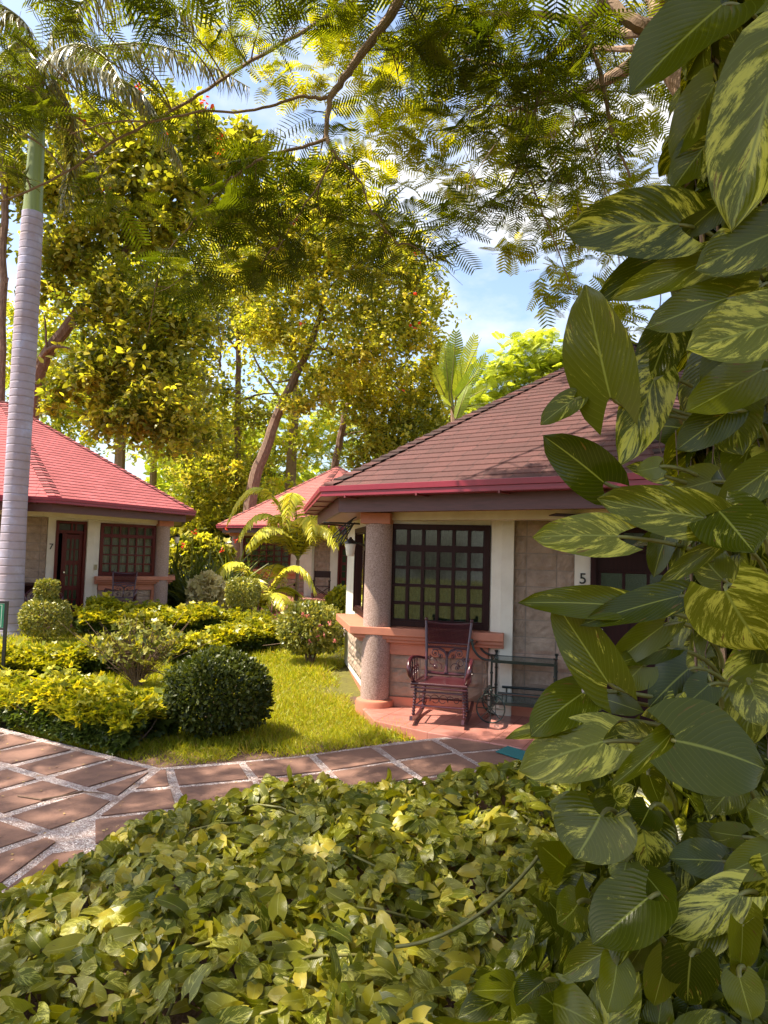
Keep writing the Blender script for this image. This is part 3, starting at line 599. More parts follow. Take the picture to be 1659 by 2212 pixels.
    for k in (7, 0, 1):
        aa, dd, mm, LL = fr(k, k+1, Re); mo = (aa+dd*LL/2)-np.array([c[0], c[1], zf]); mm = mm if mm@mo > 0 else -mm
        for s in np.arange(.35, LL, .95): br_ = MB(); br_.box(aa, dd, mm, ZV, (s, s+.02), (-.22, .004), (2.385, 2.399)); br_.box(aa, dd, mm, ZV, (s, s+.02), (-.006, .005), (2.38, 2.41)); br_.build('gutter_bracket', M['hanger'], gt)
    # roof: stepped shingle courses
    Ro = Re-.02; z0 = 2.50; ap = 5.15; nC = 36; v = []; uv = []; q4 = []; n = 0
    for k in range(8):
        off = rng.random()*3
        for i in range(nC):
            ta, tb = i/nC, (i+1)/nC; ra, rb = Ro*(1-ta), Ro*(1-tb); za, zb = z0+(ap-z0)*ta, z0+(ap-z0)*tb
            P = [vx(k, ra, za+.012), vx(k+1, ra, za+.012), vx(k+1, max(rb, .01), zb), vx(k, max(rb, .01), zb), vx(k, ra, za-.004), vx(k+1, ra, za-.004)]
            ha, hb = ra*math.sin(rad(22.5)), rb*math.sin(rad(22.5)); v += P; o_ = off+(i*.137)
            uv += [(-ha+o_, i+.03, 0), (ha+o_, i+.03, 0), (hb+o_, i+.97, 0), (-hb+o_, i+.97, 0), (-ha+o_, i+.0, 0), (ha+o_, i, 0)]
            q4 += [(n, n+1, n+2, n+3)[::sg], (n+4, n+5, n+1, n)[::sg]]; n += 6
    me = raw_mesh('roof', np.array(v)-base(t), [np.array(q4)], roofm, False, None, {'luv': np.array(uv)}); ro = link('roof', me, t)
    # hip caps: overlapping bent tabs
    v = []; uv = []; q4 = []; n = 0; nT = 40
    for k in range(8):
        for i in range(nT):
            ta, tb = i/nT*.985+.004, min(1, (i+1.25)/nT*.985); hw = .14
            def pp(t_, side, lift):
                r_ = Ro*(1-t_); z_ = z0+(ap-z0)*t_+lift; b_ = vx(k, r_, z_)
                if side == 0: return b_+ZV*.012
                e = norm(vx(k+side, Ro, z0)-vx(k, Ro, z0)); e2 = e*hw; return b_+e2+ZV*(0.0)+ZV*(.004)
            lf = .034
            P = [pp(ta, -1, lf), pp(ta, 0, lf), pp(ta, 1, lf), pp(tb, -1, .012), pp(tb, 0, .012), pp(tb, 1, .012)]; P += [p-ZV*.022 for p in P[:3]]
            v += P; uv += [(rng.random()*.2+k, i*.5+.5, 0)]*9
            q4 += [(n, n+1, n+4, n+3)[::sg], (n+1, n+2, n+5, n+4)[::sg], (n+6, n+7, n+1, n)[::sg], (n+7, n+8, n+2, n+1)[::sg]]; n += 9
    me = raw_mesh('hip_cap', np.array(v)-base(t), [np.array(q4)], roofm, False, None, {'luv': np.array(uv)}); link('hip_cap', me, ro)
    # wall lamp on the side wall beside the column
    lp = cc+d3*.12+m3*.33+ZV*1.86; wl = MB(); wl.tube([lp-m3*.2, lp-m3*.17], [.06, .06], 14); wl.tube([lp-m3*.18, lp-m3*.1+ZV*.03, lp+ZV*.04], .014, 6)
    wl.lathe(lp, [(.01, .1), (.02, .08), (.045, .06), (.075, .035), (.08, .02)][::-1], 10); wo_ = wl.build('wall_lamp', M['black'], t, smooth_=True)
    wl = MB(); wl.lathe(lp, [(.035, -.13), (.045, -.12), (.066, .018)], 10); wl.build('lamp_shade', M['lamp_glass'], wo_, smooth_=True)
    return dict(t=t, a=a, d=d, m=m, zf=zf, vx=vx, m3=m3, d3=d3, cc=cc)
def digit(h, ch, s, z, size):
    cu = bpy.data.curves.new('digit', 'FONT'); cu.body = ch; cu.size = size; cu.extrude = .006; cu.align_x = 'CENTER'; cu.bevel_depth = .001
    o = bpy.data.objects.new('tmp', cu); col.objects.link(o); dg = bpy.context.evaluated_depsgraph_get(); me = bpy.data.meshes.new_from_object(o.evaluated_get(dg)); bpy.data.objects.remove(o)
    me.materials.clear(); me.materials.append(M['black']); ex = h['d'] if np.cross(h['d'], ZV)@h['m'] > 0 else -h['d']
    p = h['a']+h['d']*s+h['m']*.009+ZV*z-base(h['t'])
    Mx = Matrix(((ex[0], 0, h['m'][0], p[0]), (ex[1], 0, h['m'][1], p[1]), (0, 1, 0, p[2]), (0, 0, 0, 1))); me.transform(Mx)
    link('house_number', me, h['t'])
h5 = cottage((3.6, 10.83), 211.5, 1, .12, M['roof_shaded'], 'nearest cottage with shaded red shingle roof, pebble column and the number 5 by its door', dict(win=(.13, 1.34, .93, 2.13), pier=(1.34, 1.61), stone=(1.61, 2.28), door=(2.45, 3.4), ledge=1.52, cols=6, wood='darkwood', style='panel', cm='curtain_dark'))
h7 = cottage((-9.6, 17.8), -5.5, -1, .30, M['roof_red'], 'left cottage under a bright red roof with the number 7 beside its door', dict(win=(.2, 1.5, .93, 2.13), pier=(1.5, 1.8), door=(1.8, 2.46), stone=(2.62, 3.6), ledge=1.6, cols=6, wood='wood', style='french'))
h6 = cottage((-1.95, 29.4), 213, 1, .32, M['roof_mid'], 'farthest cottage, partly hidden behind the small yellow palm, with a dusty red roof', dict(win=(.3, 2.2, .93, 2.13), pier=(2.75, 3.05), stone=(3.1, 3.72), door=(4.02, 4.9), ledge=2.5, cols=6, wood='wood', style='french'))
digit(h5, '5', 2.37, 1.5, .17); digit(h7, '7', 2.54, 1.5, .18)
mb = MB(); mb.box(h7['a'], h7['d'], h7['m'], ZV, (1.56, 1.62), (.086, .094), (1.06, 1.18)); mb.build('switch_plate', M['plate'], h7['t'])
mb = MB(); mb.box(h6['a'], h6['d'], h6['m'], ZV, (2.35, 2.5), (.03, .036), (.33, .42)); mb.build('socket_plate', M['darkwood'], h6['t'])
# cables looping under the left eave of the nearest cottage
p0 = h5['cc']+h5['m3']*.2+ZV*2.16; mb = MB(); dn = h5['d3']
for k in range(3):
    tt = np.linspace(0, 1, 24); P = [p0+h5['m3']*(.05+.28*math.sin(math.pi*t)*(1-.2*k))+dn*(.25+.12*k+.15*t)+ZV*(.05-.26*math.sin(math.pi*t*.9)**1.2*(1+.2*k)) for t in tt]; mb.tube(P, .008, 6)
mb.tube([p0+dn*.3-ZV*.03, p0+dn*.3+h5['m3']*.45-ZV*.03], .012, 6); mb.build('cable', M['black'], h5['t'], smooth_=True)
# ceiling fan of the porch
fc = h5['a']+h5['d']*2.55+h5['m']*.75+ZV*2.2; mb = MB(); mb.lathe(fc, [(.06, -.05), (.1, -.02), (.1, .04), (.05, .08), (.015, .09), (.015, .18)], 16); fo = mb.build('ceiling_fan', M['black'], h5['t'], smooth_=True)
for k in range(4):
    an = rad(20+90*k); e = np.array([math.cos(an), math.sin(an), 0]); g = np.array([-e[1], e[0], .12]); mb = MB(); mb.box(fc, e, norm(g), ZV, (.1, .62), (-.06, .06), (-.004, .004)); mb.build('fan_blade', M['darkwood'], fo)
# ------------------------------------------------------------------ furniture
def arc(c, ex, ez, r, a0, a1, n=14, spiral=0.):
    t = np.linspace(0, 1, n); a_ = rad(a0)+(rad(a1)-rad(a0))*t; rr = r*(1-spiral*t); return np.array([np.array(c)+ex*(q*math.cos(b))+ez*(q*math.sin(b)) for q, b in zip(rr, a_)])
def bez(p0, p1, p2, p3, n=14):
    t = np.linspace(0, 1, n)[:, None]; p0, p1, p2, p3 = map(np.array, (p0, p1, p2, p3)); return (1-t)**3*p0+3*(1-t)**2*t*p1+3*(1-t)*t*t*p2+t**3*p3
X_, Y_, Z_ = np.eye(3)
def rocking_chair(loc, rz, label, mat=None):
    mat = mat or M['rattan']; t = empty('rocking_chair', loc, label, 'rocking chair', 'carved wicker rocking chairs on the porches'); wl = np.array(loc, float)
    # front is -y ; width x ; all local coordinates, roots rotated afterwards
    WL[t.name] = np.zeros(3)
    hw = .27; sz = .44
    def turned(p0, p1, r=.019):
        p0, p1 = np.array(p0, float), np.array(p1, float); n = 34; tt = np.linspace(0, 1, n); return [p0+(p1-p0)*q for q in tt], [r*(.75+.45*abs(math.sin(q*math.pi*11))) for q in tt]
    for s in (-1, 1):
        mb = MB(); P, r_ = turned((s*hw, -.24, sz), (s*(hw+.02), -.25, .09)); mb.tube(P, r_, 10); mb.build('leg', mat, t, smooth_=True)
        mb = MB(); P, r_ = turned((s*(hw-.03), .2, sz), (s*(hw-.005), .2, .07)); mb.tube(P, r_, 10); mb.build('leg', mat, t, smooth_=True)
        mb = MB(); yy = np.linspace(-.38, .52, 22); P = [(s*(hw+.02), y, .035+.36*(y-.0)**2*.9) for y in yy]
        for i in range(21):
            a, b = np.array(P[i]), np.array(P[i+1]); dd = norm(b-a); up = norm(np.cross(X_, dd)); mb.box(a, X_, dd, up, (-.016, .016), (0, np.linalg.norm(b-a)+.002), (-.025, .025))
        mb.build('rocker', mat, t)
        # arm: wide wicker roll curling down at the front
        mb = MB(); P = bez((s*(hw+.0), .22, .66), (s*(hw+.07), .05, .7), (s*(hw+.09), -.22, .74), (s*(hw+.075), -.3, .64), 12); P2 = bez(P[-1], (s*(hw+.07), -.335, .58), (s*(hw+.05), -.3, .5), (s*(hw+.02), -.25, .45), 8)
        mb.tube(np.concatenate([P, P2[1:]]), [.018]*6+[.024]*6+[.03]*4+[.022]*3, 10); mb.build('arm', mat, t, smooth_=True)
        mb = MB()
        for q in range(3):
            c_ = (s*(hw+.05), -.17+.13*q, .56); mb.tube(arc(c_, Y_, Z_, .055, -60, 400, 20, .75), .006, 5); mb.tube([(s*(hw+.05), -.23+.13*q, .44), (s*(hw+.05), -.22+.13*q, .7)], .008, 5)
        mb.build('arm_scroll', mat, t, smooth_=True)
    # seat
    mb = MB(); mb.box((0, 0, 0), X_, Y_, Z_, (-hw-.02, hw+.02), (-.27, .22), (sz-.012, sz+.008)); so_ = mb.build('seat', mat, t, bevel=.004)
    mb = MB(); mb.tube([(-hw-.05, -.28, sz), (hw+.05, -.28, sz)], .02, 10); mb.tube([(-hw-.05, -.285, sz-.04), (hw+.05, -.285, sz-.04)], .012, 8)
    for s in (-1, 1): mb.tube([(s*(hw+.03), -.28, sz), (s*(hw-.0), .22, sz)], .018, 8)
    mb.tube([(-hw, .22, sz), (hw, .22, sz)], .016, 8); mb.build('seat_frame', mat, so_, smooth_=True)
    # back, leaning
    def bk(x, z): q = (z-sz)/.66; return np.array([x*(1+.13*q), .2+.16*q, z])
    mb = MB()
    for s in (-1, 1): mb.tube([bk(s*.235, sz-.02), bk(s*.235, .75), bk(s*.245, 1.08)], [.019, .018, .018], 10); mb.sphere(bk(s*.245, 1.1), .024, 10)
    for z, r_ in ((1.07, .016), (.83, .013), (.79, .01), (.5, .018)):
        xx = np.linspace(-.24, .24, 9); mb.tube([bk(x, z+(-.02*(1-(x/.24)**2) if z > 1 else (-.012*(1-(x/.24)**2) if z < .6 else 0)))+Y_*.02*(1-(x/.24)**2) for x in xx], r_, 8)
    mb.build('back_frame', mat, t, smooth_=True)
    mb = MB()
    for x in np.linspace(-.225, .225, 33): mb.tube([bk(x, z)+Y_*(.018*(1-(x/.24)**2)+.004*((i+int(x*100)) % 2)) for i, z in enumerate(np.linspace(.83, 1.055, 6))], .0034, 4, False)
    for j, z in enumerate(np.linspace(.84, 1.05, 16)): mb.tube([bk(x, z)+Y_*(.018*(1-(x/.24)**2)-.004*((i+j) % 2)) for i, x in enumerate(np.linspace(-.235, .235, 17))], .0052, 4, False)
    bo = mb.build('woven_backrest', mat, t)
    mb = MB()
    for i in range(19):
        for s in (-1, 1):
            x = -.23+.46*i/18; x2 = x+s*.045
            if abs(x2) < .24: mb.tube([bk(x, .79)+Y_*.018, bk(x2, .83)+Y_*.018], .003, 4, False)
    mb.build('cane_band', M['cane'], bo)
    # scrollwork: a tree with curling branches
    mb = MB(); BK = lambda x, z: bk(x, z)+Y_*.012
    mb.tube([BK(0, .5), BK(0, .56), BK(0, .7), BK(0, .74)], [.03, .018, .014, .03], 8)
    for s in (-1, 1):
        mb.tube([BK(*q) for q in ((0, .7), (s*.04, .755), (s*.1, .78), (s*.2, .775), (s*.235, .77))], .01, 6)
        mb.tube([BK(*q) for q in ((0, .66), (s*.03, .73), (s*.09, .76), (s*.17, .755))], .007, 6)
        for x, z, r_, a0, a1 in ((.14, .715, .045, 200, -220), (.16, .615, .05, 200, -260), (.09, .55, .075, 20, 200), (.13, .56, .03, 0, 540), (.075, .68, .03, 0, 500), (.2, .66, .03, 90, 560)):
            a_ = np.radians(np.linspace(a0, a1, 22)); rr = r_*(1-.6*np.linspace(0, 1, 22)); mb.tube([BK(s*(x+q*math.cos(b)), z+q*math.sin(b)) for q, b in zip(rr, a_)], .0048, 5)
            if r_ < .05: mb.sphere(BK(s*x, z), .013, 8)
    mb.build('back_scrollwork', mat, t, smooth_=True)
    # front apron under the seat
    mb = MB()
    for z in (.35, .2): mb.tube([(-hw, -.25, z), (hw, -.25, z)], .012, 8)
    for z in (.2,): mb.tube([(-hw, .2, z), (hw, .2, z)], .01, 6)
    for s in (-1, 1):
        mb.tube([(s*hw, -.25, .2), (s*hw, .2, .18)], .01, 6)
        for x, r_, a0, a1 in ((.2, .035, 0, 500), (.12, .05, 30, 210), (.045, .06, -20, 330)):
            a_ = np.radians(np.linspace(a0, a1, 20)); rr = r_*(1-.5*np.linspace(0, 1, 20)); mb.tube([(s*(x+q*math.cos(b)), -.25, .275+q*math.sin(b)) for q, b in zip(rr, a_)], .0048, 5)
    mb.build('front_scrollwork', mat, t, smooth_=True)
    t.rotation_euler = (0, 0, rz); WL[t.name] = wl; t.scale = (.93, .93, .95); return t
def copy_tree(o, loc, rz, label, parent=None):
    c_ = o.copy(); col.objects.link(c_)
    if parent is None: c_.location = loc; c_.rotation_euler = (0, 0, rz); c_['label'] = label
    else: c_.parent = parent
    for ch in [x for x in col.objects if x.parent == o]: copy_tree(ch, loc, rz, label, c_)
    return c_
q = onz(955, 1530, .12); q = at(955, 1540, 7.82); rc = rocking_chair((q[0], 7.82, .12), rad(-14), 'dark carved wicker rocking chair on the near porch under the window of number 5')
q = at(263, 1290, 15.9); rc2 = copy_tree(rc, (q[0], 15.9, .30), rad(12), 'dark rocking chair on the porch of number 7, its legs behind the yellow hedge')
# bar cart
def cart(loc, rz):
    t = empty('bar_cart', loc, 'dark green iron bar cart with two spoked wheels beside the near rocking chair', 'bar cart'); wl = np.array(loc, float); WL[t.name] = np.zeros(3)
    w, dp, H1, H0 = .33, .2, .66, .22
    for sx in (-1, 1):
        for sy in (-1, 1):
            mb = MB(); mb.tube([(sx*w, sy*dp, .0 if sx > 0 else .17), (sx*w, sy*dp, H1+.04)], .012, 8); mb.lathe((sx*w, sy*dp, H1+.03), [(.008, 0), (.02, .015), (.022, .03), (.016, .035)], 10); mb.sphere((sx*w, sy*dp, H1-.13), .018, 8); mb.sphere((sx*w, sy*dp, H0+.12), .018, 8); mb.build('leg', M['iron'], t, smooth_=True)
    for z, nm in ((H1, 'top_shelf'), (H0, 'lower_shelf')):
        mb = MB(); mb.wbox((-w, w), (-dp, dp), (z-.004, z+.004)); so_ = mb.build(nm, M['shelf'], t)
        mb = MB()
        for sy in (-1, 1): mb.wbox((-w-.01, w+.01), (sy*dp-.011, sy*dp+.011), (z-.022, z+.008))
        for sx in (-1, 1): mb.wbox((sx*w-.009, sx*w+.009), (-dp+.011, dp-.011), (z-.021, z+.007))
        mb.build('shelf_frame', M['iron'], so_)
    mb = MB()
    for sy in (-1, 1):
        mb.tube([(-w+.07, sy*dp, H0+.1), (w-.02, sy*dp, H0+.1)], .014, 8)
        for x in (-w+.12, w-.08): mb.tube([(x, sy*dp, H0), (x, sy*dp, H0+.1)], .008, 6)
    mb.tube([(-w-.07, -dp+.02, H0+.1), (-w-.07, dp-.02, H0+.1)], .014, 8)
    for y in (-.1, .1): mb.tube([(-w-.07, y, H0-.0), (-w-.07, y, H0+.1)], .007, 6)
    mb.tube([(-w-.07, -.1, H0), (-w, -.1, H0)], .007, 6); mb.tube([(-w-.07, .1, H0), (-w, .1, H0)], .007, 6)
    mb.build('shelf_rail', M['iron'], t, smooth_=True)
    mb = MB()
    for sy in (-1, 1):
        P = bez((-w, sy*dp, H1-.0), (-w-.13, sy*dp, H1-.01), (-w-.2, sy*dp, H1+.06), (-w-.22, sy*dp, H1+.2), 12); mb.tube(P, .013, 8); mb.sphere(P[-1], .02, 8)
    mb.tube([(-w-.21, -dp, H1+.15), (-w-.21, dp, H1+.15)], .013, 8); mb.build('handle', M['iron'], t, smooth_=True)
    for sy in (-1, 1):
        mb = MB(); c_ = (-w+.0, sy*(dp+.02), .155); mb.tube(arc(c_, X_, Z_, .15, 0, 360, 37), .0085, 6, False); wo_ = mb.build('wheel', M['iron'], t, smooth_=True)
        mb = MB(); mb.tube([(c_[0], c_[1]-.02, c_[2]), (c_[0], c_[1]+.02, c_[2])], .02, 10)
        for k in range(8): a_ = k*math.pi/4; mb.tube([c_, (c_[0]+.148*math.cos(a_), c_[1], c_[2]+.148*math.sin(a_))], .0055, 5)
        mb.build('spoke', M['iron'], wo_, smooth_=True)
    mb = MB(); mb.tube([(-w, -dp, .155), (-w, dp, .155)], .009, 6); mb.build('axle', M['iron'], t)
    t.rotation_euler = (0, 0, rz); return t
M['shelf'] = surf('smoked_glass_shelf', (.1, .14, .12), (.08, .11, .1), .08, 5, spec=.7)
q = onz(1128, 1548, .12); q = at(1132, 1500, 7.88); cart((q[0], 7.88, .12), rad(-16))
# door mat
mt = [onz(*p, .035)[:2] for p in ((1070, 1623), (1097, 1611), (1197, 1641), (1340, 1665))]
P0 = onz(1070, 1624, .115)[:2]; B0 = onz(1097, 1612, .115)[:2]; e = (onz(1197, 1642, .115)[:2]-B0)*1.5; g = B0-P0
mb = MB(); mb.prism([tuple(P0), tuple(P0+e), tuple(P0+e+g), tuple(B0)], .112, .121)
ctr = np.array([P0[0], P0[1], .04]); tag(mb.build('door_mat', M['mat'], bevel=.004, loc=ctr), 'teal blue door mat lying on the path by the near porch step', 'door mat')
# number 7 porch: table and settee chair
tp = h7['a']+h7['d']*3.15+h7['m']*.55; tb = empty('side_table', tp, 'dark wood table against the stone wall of number 7, behind the palm trunk', 'table')
mb = MB(); mb.lathe(tp, [(.4, .74), (.42, .75), (.42, .775), (.4, .785)], 24); mb.build('table_top', M['darkwood'], tb, smooth_=True)
mb = MB(); mb.lathe(tp, [(.03, .6), (.16, .68), (.3, .735)], 16); mb.lathe(tp, [(.22, 0), (.2, .04), (.05, .1), (.04, .3), (.055, .5), (.04, .7)], 16); mb.build('pedestal', M['darkwood'], tb, smooth_=True)
sp_ = h7['a']+h7['d']*2.95+h7['m']*1.15; ch = empty('wooden_armchair', sp_, 'low dark armchair with carved round back half behind the palm trunk', 'armchair'); WL[ch.name] = np.zeros(3)
mb = MB(); mb.wbox((-.32, .32), (-.26, .26), (.36, .4)); mb.build('seat', M['rattan'], ch, bevel=.01)
for sx in (-1, 1):
    for sy in (-1, 1): mb = MB(); mb.tube([(sx*.29, sy*.23, .36), (sx*.31, sy*.25, .0)], [.025, .018], 8); mb.build('leg', M['rattan'], ch, smooth_=True)
mb = MB(); mb.tube(arc((0, .27, .42), X_, Z_, .3, 0, 180, 20), .025, 8); mb.tube(arc((0, .27, .45), X_, Z_, .2, 0, 180, 16), .01, 6)
for s in (-1, 1):
    for r_ in (.07, .04): mb.tube(arc((s*.1, .27, .52), X_, Z_, r_, 0, 360, 16), .008, 5)
    mb.tube(arc((s*.05, .27, .64), X_, Z_, .04, 0, 360, 16), .008, 5)
mb.build('backrest', M['rattan'], ch, smooth_=True)
for s in (-1, 1): mb = MB(); mb.tube(bez((s*.3, .27, .6), (s*.34, 0, .62), (s*.36, -.25, .64), (s*.31, -.25, .4)), .018, 8); mb.build('arm', M['rattan'], ch, smooth_=True)
mb = MB()
for z in (.28, .12): mb.tube([(-.29, -.25, z), (.29, -.25, z)], .012, 6)
for x in (-.2, -.07, .07, .2): mb.tube(arc((x, -.25, .2), X_, Z_, .06, 0, 360, 14), .006, 5)
mb.build('front_scrollwork', M['rattan'], ch, smooth_=True)
WL[ch.name] = np.array(sp_); ch.rotation_euler = (0, 0, rad(35))
# folding chair at the farthest cottage
q = at(694, 1289, 25.0); fcx = empty('folding_chair', (q[0], 25.0, .32), 'dark folding chair with crossed legs on the farthest porch behind the yellow palm', 'folding chair'); WL[fcx.name] = np.zeros(3)
for s in (-1, 1):
    mb = MB(); mb.tube([(s*.27, .2, 0), (s*.27, .2, .95)], .017, 6); mb.build('leg', M['darkwood'], fcx); mb = MB(); mb.tube([(s*.27, -.25, 0), (s*.27, -.25, .62)], .017, 6); mb.build('leg', M['darkwood'], fcx)
    mb = MB(); mb.wbox((s*.27-.03, s*.27+.03), (-.3, .24), (.61, .635)); mb.build('arm', M['darkwood'], fcx)
mb = MB(); mb.tube([(-.27, -.25, .05), (.27, -.25, .4)], .014, 6); mb.tube([(.27, -.235, .05), (-.27, -.235, .4)], .014, 6); mb.tube([(-.27, .2, .05), (.27, .2, .4)], .014, 6); mb.tube([(.27, .215, .05), (-.27, .215, .4)], .014, 6); mb.build('crossbar', M['darkwood'], fcx)
mb = MB(); mb.wbox((-.27, .27), (-.24, .2), (.42, .435)); mb.build('seat', M['canvas'], fcx); mb = MB(); mb.wbox((-.27, .27), (.2, .21), (.72, .95)); mb.build('backrest', M['canvas'], fcx)
WL[fcx.name] = np.array([q[0], 25.0, .32])
# sign at the left edge
q = onz(4, 1432, .03); q = at(4, 1430, 8.6); sx_ = q[0]; sg_ = empty('garden_sign', (sx_, 8.6, .0), 'black framed green garden sign cut by the left edge of the picture', 'sign')
mb = MB(); mb.wbox((sx_+.0, sx_+.035), (8.585, 8.615), (0, 1.2)); mb.wbox((sx_-.5, sx_), (8.587, 8.613), (1.175, 1.198)); mb.wbox((sx_-.5, sx_), (8.588, 8.612), (.86, .88)); mb.wbox((sx_-.535, sx_-.5), (8.585, 8.615), (0, 1.2)); mb.build('frame', M['black'], sg_)
mb = MB(); mb.wbox((sx_-.495, sx_-.005), (8.592, 8.608), (.885, 1.17)); pn = mb.build('sign_panel', M['sign_green'], sg_)
mb = MB(); mb.wbox((sx_-.47, sx_-.03), (8.588, 8.5915), (.9, .905)); mb.wbox((sx_-.47, sx_-.03), (8.588, 8.5915), (1.15, 1.155)); mb.wbox((sx_-.035, sx_-.03), (8.588, 8.5915), (.905, 1.15)); mb.build('border_line', M['sign_white'], pn)
# ------------------------------------------------------------------ vegetation helpers
OV = oval(.3, .2, .2, .75); OVS = oval(.3, .15, .1, .8, 2); ROS = rosette(7)
FEA = [feather(11, .045, .36, .15), feather(13, .04, .33, .35), feather(9, .05, .4, .5), feather(12, .042, .28, .05), feather(10, .038, .36, .7)]; ROS = [rosette(6+i % 3, .25+.02*(i % 4), i*11) for i in range(7)]; FEF = [feather(8, .075, .38, .2), feather(7, .08, .42, .45), feather(9, .065, .34, .1)]
def sprig(k=5):
    V, Fc, uv = [], [], []; n = 0
    for i in range(k):
        a = -1.1+2.2*i/(k-1); o = OVS; d = np.array([math.sin(a), math.cos(a), .25]); m = frames(d[None], np.array([[0, 0, 1.]]))[0]
        V.append((m@o[0].T).T*(.75 if i % 2 else 1)+np.array([0, .12*i/(k-1), 0])); Fc.append(o[1]+n); uv.append(o[2]); n += len(o[0])
    return np.concatenate(V), np.concatenate(Fc), np.concatenate(uv)
SPR = sprig()
def leaves(T, P, d, nrm, S, mi=0):
    if isinstance(T, list):
        k = np.arange(len(P)) % len(T); Q = [scatter(T[i], frames(d[k == i], nrm[k == i]), P[k == i], np.asarray(S)[k == i]) for i in range(len(T)) if (k == i).any()]; V, Fs, U, n = [], [], [], 0
        w = min(q[1].shape[1] for q in Q)
        for q in Q: V.append(q[0]); Fs.append(q[1]+n); U.append(q[2]); n += len(q[0])
        return np.concatenate(V), np.concatenate(Fs), np.concatenate(U), mi
    V, Fc, uv = scatter(T, frames(d, nrm), P, S); return V, Fc, uv, mi
def blob_m(b, Y): c = at(b[0], b[1], Y); return c, b[2]*Y/FPX
def limb(mb, pts, k=8, wob=.0):
    """pts: (px,py,Y,radius_m)"""
    P = np.array([at(*p[:3]) for p in pts]); r = np.array([p[3] for p in pts]); n = len(P); t = np.arange(n); tt = np.linspace(0, n-1, (n-1)*5+1)
    Q = np.stack([np.interp(tt, t, P[:, i]) for i in range(3)], 1)
    # smooth
    for _ in range(3): Q[1:-1] = .25*Q[:-2]+.5*Q[1:-1]+.25*Q[2:]
    if wob: Q[1:-1] += rng.normal(size=Q[1:-1].shape)*wob
    mb.tube(Q, np.interp(tt, t, r), k); return Q
def crown(blobs, Y, T, nsub, per, size, mi=0, flat=.6, yj=1.0, up=.6, sub=.35):
    """leaf clusters filling blobs; nsub sub-clumps per blob, per leaves per sub-clump"""
    Ps = []
    for b in blobs:
        y_ = Y if len(b) < 4 else b[3]; c, r = blob_m(b, y_); sc_, v = in_ball(int(nsub*(b[2]/90.)**1.6)+1, c, (r, r*yj, r*.9))
        for s in sc_:
            q = rng.normal(size=(per, 3))*np.array([1, 1, flat])*r*sub*rng.uniform(.6, 1.3); Ps.append(s+q)
    P = np.concatenate(Ps); n = len(P); d = rdir(n, 0); d[:, 2] = d[:, 2]*.4; nr_ = rdir(n, up*3); return leaves(T, P, d, nr_, size*rng.uniform(.7, 1.25, n), mi)
def plant(name, label, cat, loc, group=None): return empty(name, loc, label, cat, group)
# ------------------------------------------------------------------ royal palm
def frond_parts(P, ll, hang=.7, w=.04, per=60, taper=True, fwd=.5, mi=0, vee=.0):
    P = np.asarray(P); n = len(P); T_ = norm(np.gradient(P, axis=0)); parts = []
    side = norm(np.cross(T_, Z_)); t = np.linspace(.06, .99, per)
    for s in (-1, 1):
        tt = np.clip(t+rng.normal(size=per)*.006, 0, .995)*(n-1); i = tt.astype(int); fr_ = (tt-i)[:, None]; i2 = np.minimum(i+1, n-1)
        p = P[i]*(1-fr_)+P[i2]*fr_; tn = norm(T_[i]*(1-fr_)+T_[i2]*fr_); sd = side[i]*s
        ln = ll*(np.sin(math.pi*(.14+.8*t))**.55 if taper else 1)*rng.uniform(.85, 1.1, per)
        hg = hang*rng.uniform(.6, 1.3, (per, 1)); d = norm(sd+tn*fwd-Z_*hg+vee*Z_)
        nn = norm(np.cross(np.cross(d, Z_), d)+rng.normal(size=(per, 3))*.25); parts.append(leaves(blade(w/ll, .35), p, d, nn, ln, mi))
    return parts
Yp = 13.5; rp = np.array([at(16, 1374, Yp)[0], Yp, .12])
pl = plant('royal_palm', 'tall royal palm with pale grey ringed trunk and green crownshaft at the left', 'palm tree', rp)
mb = MB(); prof = [(.42, -.1), (.35, .05), (.29, .25), (.25, .6), (.23, 1.2), (.21, 2.5), (.212, 4.0), (.215, 5.5), (.21, 6.6), (.2, 7.5), (.19, 8.15)]
zz = np.linspace(-.1, 8.15, 120); rr_ = np.interp(zz, [p[1] for p in prof], [p[0] for p in prof])+.003*np.sin(zz*52)*(zz > 4)*1.6
mb.lathe(rp, list(zip(rr_, zz)), 40); mb.build('trunk', M['palm_bark'], pl, smooth_=True)
mb = MB(); mb.lathe(rp, [(.19, 8.14), (.172, 8.3), (.165, 8.7), (.15, 9.3), (.13, 9.9), (.11, 10.4)], 30); mb.build('crownshaft', M['crownshaft'], pl, smooth_=True)
top = rp+Z_*10.3
fl = [[(139, 131, 13.2), (219, 98, 13.0), (328, 91, 12.8), (438, 131, 12.6), (540, 190, 12.4)], [(150, 140, 13.8), (240, 160, 13.9), (310, 200, 14), (350, 270, 14), (395, 360, 14)],
      [(120, 180, 13.8), (150, 230, 14.2), (160, 300, 14.5), (150, 380, 14.7), (135, 450, 14.8)], [(40, 150, 13.2), (-30, 170, 13), (-80, 250, 12.8), (-100, 340, 12.6)], [(60, 160, 14), (10, 190, 14.6), (-10, 260, 15), (-20, 380, 15.2)],
      [(110, 60, 13.5), (190, -10, 13.6), (300, -20, 13.8), (420, 30, 14), (480, 110, 14.2)], [(70, 60, 13), (-10, 0, 12.6), (-120, 10, 12), (-200, 90, 11.6)],
      [(95, 140, 12.9), (120, 110, 12.2), (170, 90, 11.6), (230, 120, 11), (270, 190, 10.7)], [(60, 130, 12.9), (50, 90, 12), (30, 90, 11.2), (0, 140, 10.6)]]
